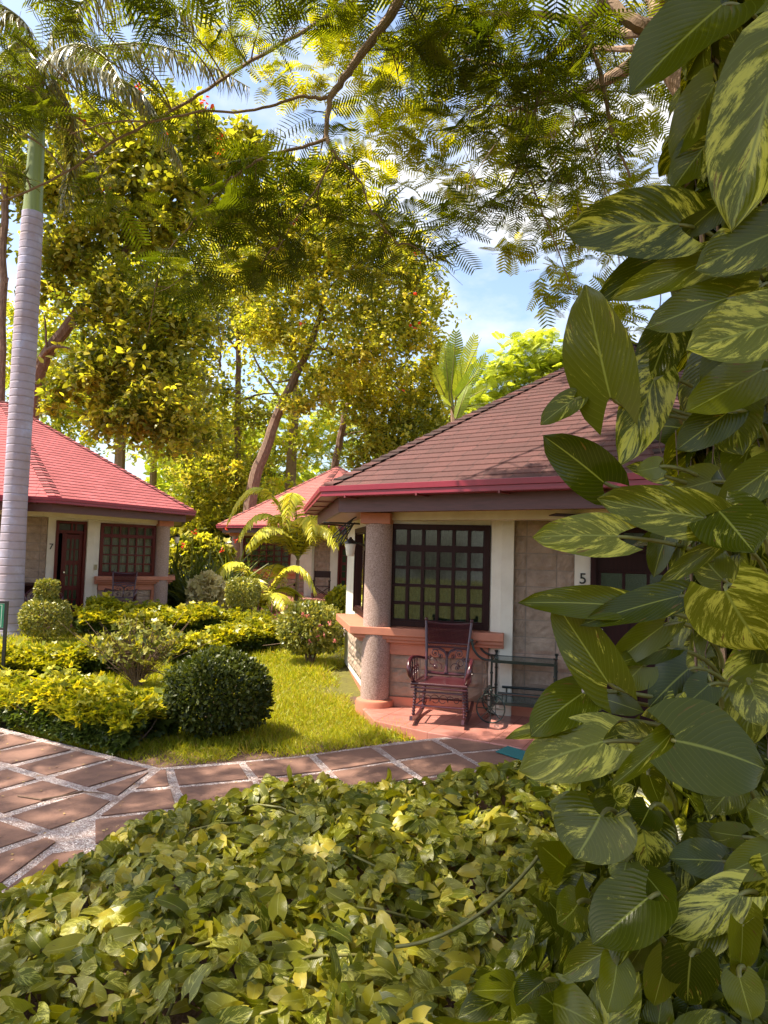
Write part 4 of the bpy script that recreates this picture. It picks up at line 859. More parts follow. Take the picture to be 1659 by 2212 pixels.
for f_ in fl:
    Q = [top]+[at(*p) for p in f_]; Q = np.array(Q); t = np.arange(len(Q)); tt = np.linspace(0, len(Q)-1, 26); P = np.stack([np.interp(tt, t, Q[:, i]) for i in range(3)], 1)
    for _ in range(4): P[1:-1] = .25*P[:-2]+.5*P[1:-1]+.25*P[2:]
    mb = MB(); mb.tube(P, np.linspace(.045, .008, 26), 6); pr = frond_parts(P, .72, 1.15, .042, 120)
    multi(pr+[mbpart(mb, 1)], [M['palm_leaf'], M['stem']], 'frond', pl)
# ------------------------------------------------------------------ small yellow palms
def small_palm(base_, label, ztop, fr, ll, w, tr, L_, ph=0, hang=.22, rise=.5):
    t = plant('yellow_palm', label, 'palm tree', base_, 'small yellow palms in the far garden'); b = np.array(base_, float)
    if tr: mb = MB(); zz = np.linspace(-.05, ztop, 30); mb.lathe(b, [(tr*(1+.5*math.exp(-max(z, 0)*6)+.05*math.sin(z*40)), z) for z in zz], 12); mb.build('trunk', M['bark_pale'], t, smooth_=True)
    for k in range(fr):
        a = ph+2*math.pi*k/fr+rng.normal()*.15; e = np.array([math.cos(a), math.sin(a), 0]); el = rise*(1, 1.9, 1.4)[k % 3]+rng.normal()*.06; o_ = b+Z_*ztop; l_ = L_*rng.uniform(.85, 1.1)
        P = bez(o_, o_+e*l_*.25+Z_*l_*el*.55, o_+e*l_*.7+Z_*l_*el*.75, o_+e*l_+Z_*l_*(el*.35-.15), 20); mb = MB(); mb.tube(P, np.linspace(.022, .005, 20), 5)
        multi(frond_parts(P, ll, hang, w*1.3, 56, fwd=.8)+[mbpart(mb, 1)], [M['palm_yellow'], M['stem']], 'frond', t)
q = at(640, 1308, 20.5); small_palm((q[0], 20.5, .17), 'small yellow green palm with a slim ringed trunk in front of the farthest cottage', 1.5, 15, .5, .085, .05, 1.85, .3, rise=.95)
q = at(566, 1312, 19.3); small_palm((q[0], 19.3, .17), 'low stemless yellow palm just left of the slim palm', .1, 8, .5, .06, 0, 1.55, .7, .15, .85)
# ------------------------------------------------------------------ strap leaved clumps, purple plants, cream shrub
def strap_clump(name, label, cat, loc, n, l_, w, mat, spread=.9, r0=.15, group=None, parts_=None):
    P = np.array(loc)+rng.normal(size=(n, 3))*np.array([r0, r0, 0]); d = rdir(n, 0); d[:, 2] = np.abs(d[:, 2])+spread; up_ = rdir(n, 1.0)
    p = leaves(blade(w/l_, .5, 5), P, norm(d), up_, l_*rng.uniform(.6, 1.15, n)); o = multi([p], [mat], name, None, loc); tag(o, label, cat, group); return o
for (x, Y, n, l_, lb) in ((395, 19.5, 120, 1.95, 'dark strap leaved clump against the right corner of the number 7 cottage'), (430, 19, 80, 1.7, 'strap leaved clump of narrow green blades behind the cream shrub'), (480, 19.4, 140, 1.85, 'light green strap leaved clump left of the stemless yellow palm'), (522, 20.5, 70, 1.6, 'strap leaved clump under the eave of the farthest cottage')):
    q = at(x, 1300, Y); strap_clump('strap_leaf_plant', lb, 'plant', (q[0], Y, .17), n, l_, .1, M['strap'], 1.1, .25, 'strap leaved plants in the far garden')
for (x, Y, lb) in ((425, 17.2, 'purple and silver leaved clump below the cream shrub'), (462, 17.0, 'purple leaved clump left of the stacked round topiary'), (600, 17.3, 'dark purple leaved clump right of the stacked round topiary'), (578, 17.6, 'small purple clump touching the stacked topiary')):
    q = at(x, 1330, Y); strap_clump('purple_plant', lb, 'plant', (q[0], Y, .17), 75, .5, .05, M['purple_leaf'], .35, .2, 'purple leaved clumps by the round topiary')
def shrub(name, label, cat, c, r, n, size, mat, T=SPR, shell=.55, stems=6, group=None, flat=None, mats2=None, zcut=None, out=.9, base_z=None, clump=0):
    c = np.array(c, float); r = np.array(r, float)*np.ones(3); bz = base_z if base_z is not None else float(gz(c[0], c[1])); t = plant(name, label, cat, (c[0], c[1], bz), group)
    P, v = in_ball(n, c, r, shell)
    if clump:
        ctr, _ = in_ball(clump, c, r*.8, .5); k = rng.integers(0, clump, n); P = ctr[k]+rng.normal(size=(n, 3))*r*.2; v = norm(P-c)
    if flat is not None:   # boxier profile
        u = (P-c)/r; m_ = np.abs(u).max(1, keepdims=True); u = u*(1-flat+flat*np.linalg.norm(u, axis=1, keepdims=True)/np.maximum(m_, 1e-3)*.9); P = c+u*r
    bump_ = 1+.05*np.sin(P[:, :1]*11+P[:, 2:3]*9)+.04*np.sin(P[:, 1:2]*17+3); P = c+(P-c)*bump_
    if zcut is not None: k = P[:, 2] > zcut+rng.normal(size=n)*.04; P, v = P[k], v[k]
    nn = len(P); d = norm(v*out+rng.normal(size=(nn, 3))*.7+Z_*.25); nr_ = norm(v+rng.normal(size=(nn, 3))*.5+Z_*.5)
    multi([leaves(T, P, d, nr_, size*rng.uniform(.6, 1.25, nn))], [mat], 'foliage', t)
    if stems:
        mb = MB()
        for k in range(stems):
            a = 6.28*k/stems+rng.random(); e = c+np.array([math.cos(a)*r[0]*.6, math.sin(a)*r[1]*.6, r[2]*rng.uniform(-.2, .5)]); b0 = np.array([c[0]+math.cos(a)*.04, c[1]+math.sin(a)*.04, bz-.03])
            mb.tube(bez(b0, b0+Z_*(e[2]-bz)*.35+(e-b0)*.05, b0+(e-b0)*.5+Z_*.1, e, 8), np.linspace(.018, .004, 8), 5)
            for j in range(3):
                f2 = b0+(e-b0)*rng.uniform(.35, .7); mb.tube([f2, f2+rng.normal(size=3)*r*.35+Z_*.1], [.007, .003], 4)
        mb.build('stems', M['twig'], t)
    return t
q = at(475, 1515, 7.35); shrub('ball_shrub', 'big dark green clipped ball shrub on the lawn beside the path', 'shrub', (q[0], 7.3, .45), (.53, .53, .42), 15000, .052, M['bush'], OVS, .78, 10, zcut=.12)
q = at(672, 1368, 11.6); tf = shrub('flowering_shrub', 'round shrub with pink flowers and bare lower stems left of the near cottage', 'shrub', (q[0], 11.6, .68), (.56, .5, .42), 5200, .075, M['topiary'], OVS, .6, 14, zcut=.28)
fp = np.array([at(*p, 11.15) for p in ((655, 1326), (664, 1330), (681, 1362), (687, 1375), (700, 1372), (722, 1384), (668, 1384), (690, 1352), (712, 1346))])
for f_ in fp: multi([leaves(OVS, np.repeat(f_[None], 14, 0)+rng.normal(size=(14, 3))*.015, rdir(14), rdir(14), (.03*np.ones(14)))], [M['pink']], 'flower', tf)
def topiary(label, c, tiers, n, group='clipped tiered topiaries'):
    t = plant('topiary', label, 'topiary', (c[0], c[1], float(gz(0, c[1]))), group)
    for nm, z, r, h, m_, fl_ in tiers:
        P, v = in_ball(m_, (0, 0, 0), (1, 1, 1), .82); mx_ = np.abs(v).max(1, keepdims=True); P = P*(1-fl_+fl_/mx_*.85); P = np.array([c[0], c[1], z])+P*np.array([r, r, h]); P *= 1
        nn = len(P); d = norm(v+rng.normal(size=(nn, 3))*.9); nr_ = norm(v+rng.normal(size=(nn, 3))*.6+Z_*.3); multi([leaves(OVS, P, d, nr_, .06*rng.uniform(.6, 1.2, nn))], [M['topiary']], nm, t)
    mb = MB(); mb.tube([(c[0], c[1], 0), (c[0], c[1], tiers[-1][1])], .03, 8); mb.build('stem', M['twig'], t)
q = at(113, 1322, 14.8); topiary('clipped topiary, small drum on a wide ball, in front of the number 7 door', (q[0]+.75, 12.9), (('lower_ball', .6, .42, .35, 4200, .35), ('upper_drum', 1.1, .18, .17, 1400, .8)), 0)
q = at(525, 1277, 16.3); topiary('clipped topiary with a dark round drum on a wide low base, middle of the garden', (q[0], 16.3), (('lower_disc', .34, .62, .2, 3000, .5), ('upper_drum', .95, .4, .36, 3800, .55)), 0)
q = at(450, 1275, 17.9); shrub('cream_shrub', 'cream variegated shrub left of the round topiary', 'shrub', (q[0], 17.9, .75), (.55, .4, .55), 1500, .13, M['cream_leaf'], SPR, .3, 8, out=.5)
q = at(742, 1288, 20.5); shrub('yellow_shrub', 'small bright yellow shrub at the left wall of the near cottage', 'shrub', (q[0], 20.5, .5), (.5, .4, .42), 900, .13, M['hedge'], SPR, .5, 5)
q = at(432, 1170, 25); tf = shrub('hibiscus_hedge', 'tall loose shrub with a few red flowers behind the strap leaved plants', 'shrub', (q[0], 25, 1.3), (1.25, .8, 1.1), 3800, .2, M['almond_dark'], SPR, .35, 10)
fp = np.array([at(x, y, 24.0) for x, y in ((487, 1140), (420, 1150), (478, 1190), (510, 1168), (395, 1180))])
for f_ in fp: multi([leaves(OVS, np.repeat(f_[None], 8, 0)+rng.normal(size=(8, 3))*.03, rdir(8), rdir(8), .1*np.ones(8))], [M['almond_red']], 'flower', tf)
q = at(470, 1200, 27); shrub('dark_shrub', 'dark green shrub filling the gap between the number 7 cottage and the farthest cottage', 'shrub', (q[0]-2.2, 37, 2.0), (3.6, 1.2, 2.4), 5000, .26, M['almond_dark'], SPR, .3, 8)
# ------------------------------------------------------------------ golden hedges
def hedge(label, pts, w, h, n, size, z_off=0., low=.5):
    pts = np.array(pts, float); seg = np.linalg.norm(np.diff(pts, axis=0), axis=1); cum = np.concatenate([[0], np.cumsum(seg)]); Lh = cum[-1]; bz = float(gz(0, pts[0][1])); mid = pts[len(pts)//2]
    t = plant('golden_hedge', label, 'hedge', (mid[0], mid[1], float(gz(0, mid[1]))), 'golden hedges along the garden paths')
    def pos(s): return np.stack([np.interp(s, cum, pts[:, 0]), np.interp(s, cum, pts[:, 1])], 1)
    def dirn(s): return norm(pos(s+.05)-pos(s-.05))
    def top_h(s, u): return h*(1+.16*np.sin(s*2.3+1+pts[0][0])+.1*np.sin(s*6.1)+.07*np.sin(s*13+u*9))*(1-.28*np.abs(u)**2.5)
    s = rng.random(n)*Lh; u = rng.uniform(-1, 1, n); dd = dirn(s); nn = np.stack([-dd[:, 1], dd[:, 0]], 1); p2 = pos(s)+nn*(u*w/2)[:, None]
    H = top_h(s, u); z = H*(1-.14*rng.random(n)**1.5)+(rng.random(n) < .04)*rng.random(n)*.16; P = np.column_stack([p2, gz(0, p2[:, 1])+z]); d = norm(np.column_stack([nn*u[:, None]*.8, np.zeros(n)])+rng.normal(size=(n, 3))*.6+Z_*.25)
    pa = leaves(SPR, P, d, rdir(n, 2.2), size*rng.uniform(.6, 1.3, n))
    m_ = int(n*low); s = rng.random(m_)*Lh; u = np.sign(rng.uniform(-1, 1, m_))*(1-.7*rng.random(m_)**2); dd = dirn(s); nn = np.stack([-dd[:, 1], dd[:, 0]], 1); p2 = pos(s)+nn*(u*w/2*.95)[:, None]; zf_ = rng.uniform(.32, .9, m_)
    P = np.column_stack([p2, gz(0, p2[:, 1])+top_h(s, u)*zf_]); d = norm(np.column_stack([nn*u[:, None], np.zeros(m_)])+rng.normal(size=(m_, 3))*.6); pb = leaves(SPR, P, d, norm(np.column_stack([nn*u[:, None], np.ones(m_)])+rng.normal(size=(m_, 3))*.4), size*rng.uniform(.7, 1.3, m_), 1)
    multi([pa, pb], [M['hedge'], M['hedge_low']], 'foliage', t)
    mb = MB(); ns = int(Lh*9)
    for k in range(ns):
        s0 = np.array([rng.random()*Lh]); uu = rng.uniform(-.7, .7); b_ = pos(s0)[0]; dd_ = dirn(s0)[0]; b_ = b_+np.array([-dd_[1], dd_[0]])*uu*w/2; g_ = float(gz(0, b_[1])); b_ = np.array([b_[0], b_[1], g_-.02])
        for j in range(3): e = b_+np.array([*(rng.normal(size=2)*.12), h*rng.uniform(.7, .95)]); mb.tube(bez(b_, b_+Z_*h*.3, (b_+e)/2+rng.normal(size=3)*.03, e, 6), np.linspace(.009, .003, 6), 4)
    mb.build('stems', M['twig'], t); return t
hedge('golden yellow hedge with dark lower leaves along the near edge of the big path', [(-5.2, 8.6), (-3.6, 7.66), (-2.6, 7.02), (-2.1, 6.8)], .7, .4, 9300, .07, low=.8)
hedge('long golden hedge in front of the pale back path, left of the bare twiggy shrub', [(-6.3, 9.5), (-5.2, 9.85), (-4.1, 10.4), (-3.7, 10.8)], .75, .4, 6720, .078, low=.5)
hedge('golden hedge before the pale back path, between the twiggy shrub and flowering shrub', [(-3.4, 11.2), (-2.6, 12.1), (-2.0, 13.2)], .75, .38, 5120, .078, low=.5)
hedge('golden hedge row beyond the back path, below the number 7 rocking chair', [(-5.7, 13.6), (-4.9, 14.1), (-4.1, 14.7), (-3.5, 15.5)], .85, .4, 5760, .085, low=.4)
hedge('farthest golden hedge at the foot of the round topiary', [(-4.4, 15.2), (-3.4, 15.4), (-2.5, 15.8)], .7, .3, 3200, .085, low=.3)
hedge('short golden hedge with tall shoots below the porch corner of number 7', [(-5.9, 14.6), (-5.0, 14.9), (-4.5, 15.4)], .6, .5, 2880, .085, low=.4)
q = at(300, 1400, 9.7); t = shrub('twiggy_shrub', 'half bare twiggy shrub between the golden hedges', 'shrub', (q[0], 9.7, .6), (.6, .4, .34), 420, .065, M['topiary'], SPR, .5, 22, zcut=.3, out=.5)
mb = MB(); b_ = np.array([q[0], 9.7, 0.])
for k in range(90):
    e = b_+np.array([rng.normal()*.35, rng.normal()*.2, rng.uniform(.45, 1.0)]); m_ = b_+(e-b_)*.5+rng.normal(size=3)*.07; mb.tube(bez(b_+rng.normal(size=3)*.03, b_+Z_*.15, m_, e, 7), np.linspace(.008, .0025, 7), 4)
mb.build('bare_twigs', M['twig'], t)
# ------------------------------------------------------------------ grass
def inlawn(x, y):
    p = np.stack([x, y], 1); k = ((p-O)@n1 < -.06) & ((p-O)@n2 < -.08) & (np.hypot(x-3.6, y-10.83) > 4.22) & (np.hypot(x+9.6, y-17.8) > 4.5)
    bx2 = np.array(bp_, float)
    for a, b in zip(bx2[:-1], bx2[1:]):
        ab = b-a; tq = np.clip(((p-a)@ab)/(ab@ab), 0, 1); k &= np.linalg.norm(p-a-tq[:, None]*ab, axis=1) > .62
    return k
def grass(n, x0, x1, y0, y1, l0, w, dens=None):
    x = rng.uniform(x0, x1, n); y = rng.uniform(y0, y1, n); k = inlawn(x, y)
    dl = np.minimum(-((np.stack([x, y], 1)-O)@n2), np.hypot(x-3.6, y-10.83)-4.12); k &= (rng.random(n) < np.clip(dl/.55-.05+.45*np.sin(x*7)*np.sin(y*5), .04, 1)); x, y = x[k], y[k]; m_ = len(x)
    P = np.column_stack([x, y, gz(0, y)]); d = rdir(m_, 0, .55); d[:, 2] = 1; pn = norm(np.column_stack([rng.normal(size=(m_, 2)), np.zeros(m_)]))
    hh = l0*rng.uniform(.5, 1.3, m_)*(1+.35*np.sin(x*3.1+1)*np.sin(y*2.7)); return leaves(blade(w, .5, 2), P, norm(d), pn, hh)
gr = [grass(75000, -3.6, .4, 6.2, 9.5, .095, .085), grass(42000, -4.2, .4, 9.5, 12, .1, .11), grass(30000, -7, .6, 12, 17, .09, .2), grass(22000, -6, 2.5, 17, 25.5, .09, .3)]
tag(multi(gr, [M['grass']], 'grass', None, (-1.5, 8, 0)), 'yellow green lawn grass growing round the shrubs and hedges', 'grass', kind='stuff')
# fallen leaves and twigs, one loose twig on the path
tw = [onz(*p, .045) for p in ((38, 1719), (90, 1727), (140, 1718), (180, 1710), (226, 1714))]; mb = MB(); mb.tube(tw, [.005, .007, .007, .006, .003], 5); mb.tube([tw[2], tw[2]+np.array([.1, .09, .01])], .003, 4); tag(mb.build('fallen_twig', M['twig'], loc=tw[0]), 'thin dry twig lying across the brown slabs of the path', 'twig')
n = 900; x = rng.uniform(-4.5, 1.2, n); y = rng.uniform(3.2, 8.4, n); P = np.column_stack([x, y, np.full(n, .046)]); nearp = ~inlawn(x, y)
P = P[nearp & (np.hypot(x-3.62, y-10.65) > 4.6)]; m_ = len(P); d = rdir(m_, 0); d[:, 2] *= .08
M['litter'] = leafmat('dry_leaf_litter', (.25, .14, .07), (.5, .36, .15), (1, .8, .6), .8, .2)
nr3 = 90; a_ = np.radians(rng.uniform(200, 262, nr3)); q_ = rng.uniform(.15, .95, nr3); rr3 = np.cos(np.radians(22.5))/np.cos((a_-rad(211.5))%rad(45)-rad(22.5))*5.04*(1-q_); Pr = np.column_stack([3.6+rr3*np.cos(a_), 10.83+rr3*np.sin(a_), .12+2.5+2.65*q_+.035]); P = np.concatenate([P, Pr]); m_ = len(P); d = rdir(m_, 0); d[:, 2] *= .08
tag(multi([leaves(OVS, P, d, rdir(m_, 6), .02*rng.uniform(.4, 1.6, m_))], [M['litter']], 'leaf_litter', None, (-1, 6, .04)), 'tiny dry leaves scattered over the path and the near roof', 'leaf litter', kind='stuff')
# ------------------------------------------------------------------ background trees
def tree(name, label, limbs, cr, bark, group='trees beyond the cottages', k=8, wob=.015):
    b = at(*limbs[0][0][:3]); b = np.array([b[0], b[1], float(gz(0, b[1]))]); t = plant(name, label, 'tree', b, group); mb = MB()
    for l_ in limbs: limb(mb, [(a0, b0, c0, r0*.68) for a0, b0, c0, r0 in l_], k, wob)
    mb.build('trunk', M[bark], t, smooth_=True); parts, mats = cr; multi(parts, [M[x] for x in mats], 'crown', t); return t
def gnd(px, Y): return 1200+.0285*(px-829)+(1.87-.18)*FPX/Y
# tree with the leaning limb behind the palm
A = [(300, 300, 110), (200, 330, 100), (420, 330, 90), (140, 420, 90), (260, 420, 100), (380, 430, 90), (470, 420, 70), (200, 520, 80), (330, 480, 70), (130, 560, 60), (230, 640, 80), (330, 640, 90), (300, 740, 90), (230, 800, 70), (350, 840, 90), (400, 720, 70), (300, 920, 60), (400, 930, 60), (110, 640, 30), (180, 820, 50), (120, 860, 35), (240, 880, 55), (480, 310, 60), (60, 400, 60), (540, 340, 50), (390, 250, 50)]
pA = crown(A, 20.5, ROS, 27, 11, 0.226, 0, sub=.38)
bl_ = [(150, 250, 30), (245, 255, 12), (430, 290, 14), (200, 230, 20), (530, 330, 15)]
pR = crown([(x, y, 12) for x, y in ((154, 245), (180, 252), (300, 185), (308, 190), (442, 218), (448, 226), (350, 285), (230, 420), (470, 325), (478, 300))], 19.4, OV, 40, 2, .17, 1)
tree('almond_tree', 'broad leaved tree with a thick limb leaning right behind the royal palm', [[(50, gnd(50, 22), 22, .42), (60, 1000, 22, .36), (78, 790, 21.5, .3), (150, 700, 21.2, .26), (230, 600, 21, .2), (290, 520, 21, .14), (380, 420, 21, .08), (450, 330, 21, .04)],
      [(78, 790, 21.5, .12), (110, 745, 21, .08), (160, 755, 21, .05)], [(150, 700, 21, .1), (200, 690, 20.8, .06), (280, 720, 20.6, .03)], [(290, 520, 21, .08), (250, 480, 21, .06), (215, 468, 21, .04)], [(100, 770, 21.3, .06), (100, 700, 21, .04), (88, 670, 21, .02)], [(230, 600, 21, .08), (300, 575, 20.6, .06), (330, 575, 20.5, .03)]],
     ([pA, pR], ['almond_dark', 'almond_red']), 'bark')
tree('almond_tree', 'dark trunk of a tree at the far left edge of the picture', [[(-4, gnd(0, 20), 20, .2), (3, 900, 20, .17), (6, 650, 20, .16), (9, 430, 20, .15), (0, 250, 20, .1)], [(3, 640, 20, .06), (18, 600, 20, .03)]], ([crown([(-60, 300, 90), (20, 380, 60), (30, 250, 60), (-40, 500, 60)], 20.5, ROS, 14, 9, 0.218, sub=.38)], ['almond_dark']), 'bark')
B = [(430, 600, 80), (520, 560, 80), (400, 740, 70), (480, 680, 60), (540, 680, 50), (440, 820, 70), (380, 900, 60), (470, 950, 70), (400, 1010, 60), (540, 1020, 60), (460, 1060, 60), (390, 640, 60), (560, 900, 40), (400, 1090, 50), (520, 1090, 50)]
tree('almond_tree', 'tree with a straight upright trunk between the number 7 cottage and the farthest cottage', [[(515, gnd(515, 36), 36, .36), (518, 1100, 36, .3), (512, 950, 36, .25), (514, 850, 36, .22), (516, 740, 36, .18), (505, 640, 36, .1), (480, 560, 36, .05)], [(514, 870, 36, .1), (560, 850, 35.6, .07), (600, 850, 35.4, .03)], [(516, 760, 36, .1), (470, 700, 36, .06), (440, 640, 36, .03)], [(516, 740, 36, .1), (550, 700, 36, .06), (580, 640, 36, .03)],
      [(474, 800, 35, .09), (478, 750, 35, .07), (470, 690, 35, .04)]],
     ([crown(B, 35, ROS, 31, 11, 0.226, 0, sub=.38), crown([(x, y, 60) for x, y in ((430, 880), (500, 1040), (540, 620), (450, 1000))], 34, ROS, 24, 8, 0.218, 1, sub=.3)], ['almond_dark', 'almond']), 'bark')
C = [(720, 480, 90), (640, 500, 90), (800, 560, 90), (560, 560, 70), (860, 660, 80), (640, 620, 70), (760, 660, 80), (900, 720, 55), (700, 560, 70), (830, 750, 70), (760, 780, 60), (560, 700, 60), (620, 730, 50), (900, 640, 45), (700, 400, 70), (880, 560, 50), (700, 830, 45), (640, 860, 35), (600, 430, 70), (530, 480, 60)]
tree('almond_tree', 'yellow leaved tree whose trunk leans right in the middle of the picture', [[(520, gnd(520, 33), 33, .5), (545, 1040, 33, .42), (578, 960, 33, .36), (600, 890, 33, .32), (640, 810, 33, .27), (665, 760, 33, .24), (690, 690, 33, .2), (700, 640, 33, .15), (712, 570, 33, .08), (730, 500, 33, .04)],
      [(690, 690, 33, .14), (740, 690, 32.5, .1), (800, 710, 32, .08), (860, 760, 32, .04)], [(672, 750, 33, .1), (740, 760, 32.5, .08), (800, 780, 32, .04)], [(695, 670, 33, .1), (670, 630, 33, .07), (640, 600, 33, .03)], [(705, 630, 33, .1), (740, 590, 33, .05), (800, 560, 33, .03)], [(650, 795, 33, .08), (680, 800, 33, .04)], [(640, 815, 33, .07), (600, 830, 33, .04), (560, 800, 33, .02)]],
     ([crown(C, 32, ROS, 40, 12, 0.226, 0, sub=.38), crown([(x, y, 10) for x, y in ((655, 705), (890, 550), (905, 690), (893, 710), (910, 640), (640, 480), (870, 840))], 30.5, OV, 30, 2, .22, 1)], ['almond', 'almond_red']), 'bark')
D = [(830, 860, 70), (900, 830, 60), (770, 880, 50), (890, 900, 60), (950, 780, 45), (820, 940, 50), (940, 900, 45), (760, 830, 40), (970, 840, 35)]
tree('almond_tree', 'tree with a slim leaning trunk right behind the ridge of the near cottage roof', [[(700, gnd(700, 37), 37, .35), (722, 1010, 37, .3), (735, 950, 37, .27), (745, 890, 37, .22), (770, 830, 37, .16), (785, 760, 37, .1), (790, 700, 37, .05)], [(738, 940, 37, .1), (790, 930, 36.5, .07), (850, 935, 36, .03)]], ([crown(D, 35, ROS, 37, 12, 0.251, 0, sub=.38), crown([(860, 960, 70), (930, 940, 60), (800, 990, 50)], 34, ROS, 46, 12, 0.234, 1, sub=.38)], ['almond', 'almond_dark']), 'bark')
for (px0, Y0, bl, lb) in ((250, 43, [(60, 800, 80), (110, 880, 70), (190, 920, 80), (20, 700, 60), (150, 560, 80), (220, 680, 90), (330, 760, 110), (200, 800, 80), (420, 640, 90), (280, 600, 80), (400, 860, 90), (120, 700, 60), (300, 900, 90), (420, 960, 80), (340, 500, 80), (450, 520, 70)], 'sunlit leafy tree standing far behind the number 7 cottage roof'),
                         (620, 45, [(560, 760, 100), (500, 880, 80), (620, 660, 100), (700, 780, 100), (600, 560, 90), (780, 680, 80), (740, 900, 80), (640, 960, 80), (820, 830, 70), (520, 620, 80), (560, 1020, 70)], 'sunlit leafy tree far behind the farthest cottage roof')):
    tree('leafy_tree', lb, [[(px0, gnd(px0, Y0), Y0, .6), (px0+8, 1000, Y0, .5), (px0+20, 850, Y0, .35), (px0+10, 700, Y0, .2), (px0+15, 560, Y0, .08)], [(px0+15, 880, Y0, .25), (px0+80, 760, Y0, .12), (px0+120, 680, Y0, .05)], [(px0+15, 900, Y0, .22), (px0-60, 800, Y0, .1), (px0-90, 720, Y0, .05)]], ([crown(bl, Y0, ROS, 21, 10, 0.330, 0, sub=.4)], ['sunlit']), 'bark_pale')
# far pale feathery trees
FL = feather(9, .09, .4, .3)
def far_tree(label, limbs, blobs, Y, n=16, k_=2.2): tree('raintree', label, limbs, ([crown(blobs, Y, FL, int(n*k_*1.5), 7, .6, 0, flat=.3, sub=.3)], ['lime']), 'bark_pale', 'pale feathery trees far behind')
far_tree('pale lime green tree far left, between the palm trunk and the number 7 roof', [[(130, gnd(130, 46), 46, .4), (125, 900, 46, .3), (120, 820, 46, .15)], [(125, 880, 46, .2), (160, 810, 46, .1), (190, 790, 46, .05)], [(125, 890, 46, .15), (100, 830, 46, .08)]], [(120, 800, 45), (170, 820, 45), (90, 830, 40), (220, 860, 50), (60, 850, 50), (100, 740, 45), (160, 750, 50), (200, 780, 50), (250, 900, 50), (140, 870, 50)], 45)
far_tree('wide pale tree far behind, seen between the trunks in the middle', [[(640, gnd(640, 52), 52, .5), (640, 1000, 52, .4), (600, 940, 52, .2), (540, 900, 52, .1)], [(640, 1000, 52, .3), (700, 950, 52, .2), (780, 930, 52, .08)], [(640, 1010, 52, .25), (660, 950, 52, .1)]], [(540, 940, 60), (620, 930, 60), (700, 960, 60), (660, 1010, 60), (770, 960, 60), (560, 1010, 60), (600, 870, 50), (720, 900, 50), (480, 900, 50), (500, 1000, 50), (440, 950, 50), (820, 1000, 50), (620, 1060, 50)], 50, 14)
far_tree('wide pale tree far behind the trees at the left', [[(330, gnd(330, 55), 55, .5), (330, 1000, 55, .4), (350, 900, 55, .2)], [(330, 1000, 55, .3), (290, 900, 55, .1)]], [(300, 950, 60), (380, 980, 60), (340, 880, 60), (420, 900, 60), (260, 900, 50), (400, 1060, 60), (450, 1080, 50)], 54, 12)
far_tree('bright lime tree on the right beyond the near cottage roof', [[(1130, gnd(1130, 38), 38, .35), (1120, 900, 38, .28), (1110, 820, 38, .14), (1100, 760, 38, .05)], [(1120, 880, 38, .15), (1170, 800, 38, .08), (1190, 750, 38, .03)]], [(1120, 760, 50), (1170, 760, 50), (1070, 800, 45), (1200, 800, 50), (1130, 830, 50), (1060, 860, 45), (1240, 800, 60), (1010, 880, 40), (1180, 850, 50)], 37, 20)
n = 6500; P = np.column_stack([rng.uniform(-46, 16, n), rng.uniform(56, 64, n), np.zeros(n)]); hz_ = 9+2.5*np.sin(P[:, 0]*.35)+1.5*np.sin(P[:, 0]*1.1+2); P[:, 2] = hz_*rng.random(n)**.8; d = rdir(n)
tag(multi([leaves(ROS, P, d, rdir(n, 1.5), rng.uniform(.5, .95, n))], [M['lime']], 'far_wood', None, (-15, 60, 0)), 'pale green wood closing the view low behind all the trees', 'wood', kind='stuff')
# traveller's palm above the roof
q = at(985, 860, 26); tp_ = plant('traveller_palm', 'fan of torn banana like leaves rising over the left slope of the near roof', 'palm tree', (q[0], 26, .18)); mb = MB(); limb(mb, [(990, gnd(990, 26), 26, .16), (985, 1000, 26, .15), (980, 880, 26, .12)]); mb.build('trunk', M['bark_pale'], tp_)
def paddle(n=26):
    V, Fc, uv = [], [], []; k = 0
    for i in range(n):
        t0, t1 = i/n, (i+.9)/n; tm = (t0+t1)/2; w = .17*math.sin(math.pi*min(.98, tm*.85+.12))**.6
        for s in (-1, 1):
            dz = -.22*w-.15*rng.random()*w
            V += [(0, t0, -.2*t0*t0), (0, t1, -.2*t1*t1), (s*w, t1+.05+rng.normal()*.004, dz-.2*t1*t1), (s*w*.98, t0+.05, dz-.2*t0*t0)]; uv += [(t0, 0), (t1, 0), (t1, s), (t0, s)]; Fc.append((k, k+1, k+2, k+3)); k += 4
    return np.array(V), np.array(Fc), np.array(uv)
for (bx1, by1, tx, ty, Y1) in ((972, 870, 960, 745, 26), (975, 850, 985, 718, 25.8), (985, 850, 1040, 730, 25.6), (985, 860, 1058, 775, 25.4), (990, 870, 1060, 835, 25.2), (985, 905, 1010, 830, 25), (975, 880, 945, 860, 25.6), (968, 870, 935, 800, 26.2), (1000, 880, 1050, 870, 25.3)):
    a_, b_ = at(bx1, by1, Y1), at(tx, ty, Y1-rng.random()*.8); Pd = paddle(); d_ = (b_-a_); Ls = np.linalg.norm(d_); root = at(982, 900, 26); lp_ = leaves(Pd, a_[None], d_[None], (norm(-a_+EYE)+rng.normal(size=3)*.5)[None], np.array([Ls])); mb = MB(); mb.tube([root, (root+a_)/2+Z_*.05, a_], .035, 5); mb.tube([a_, b_], [.025, .006], 5); multi([lp_, mbpart(mb, 1)], [M['banana'], M['stem']], 'leaf', tp_)
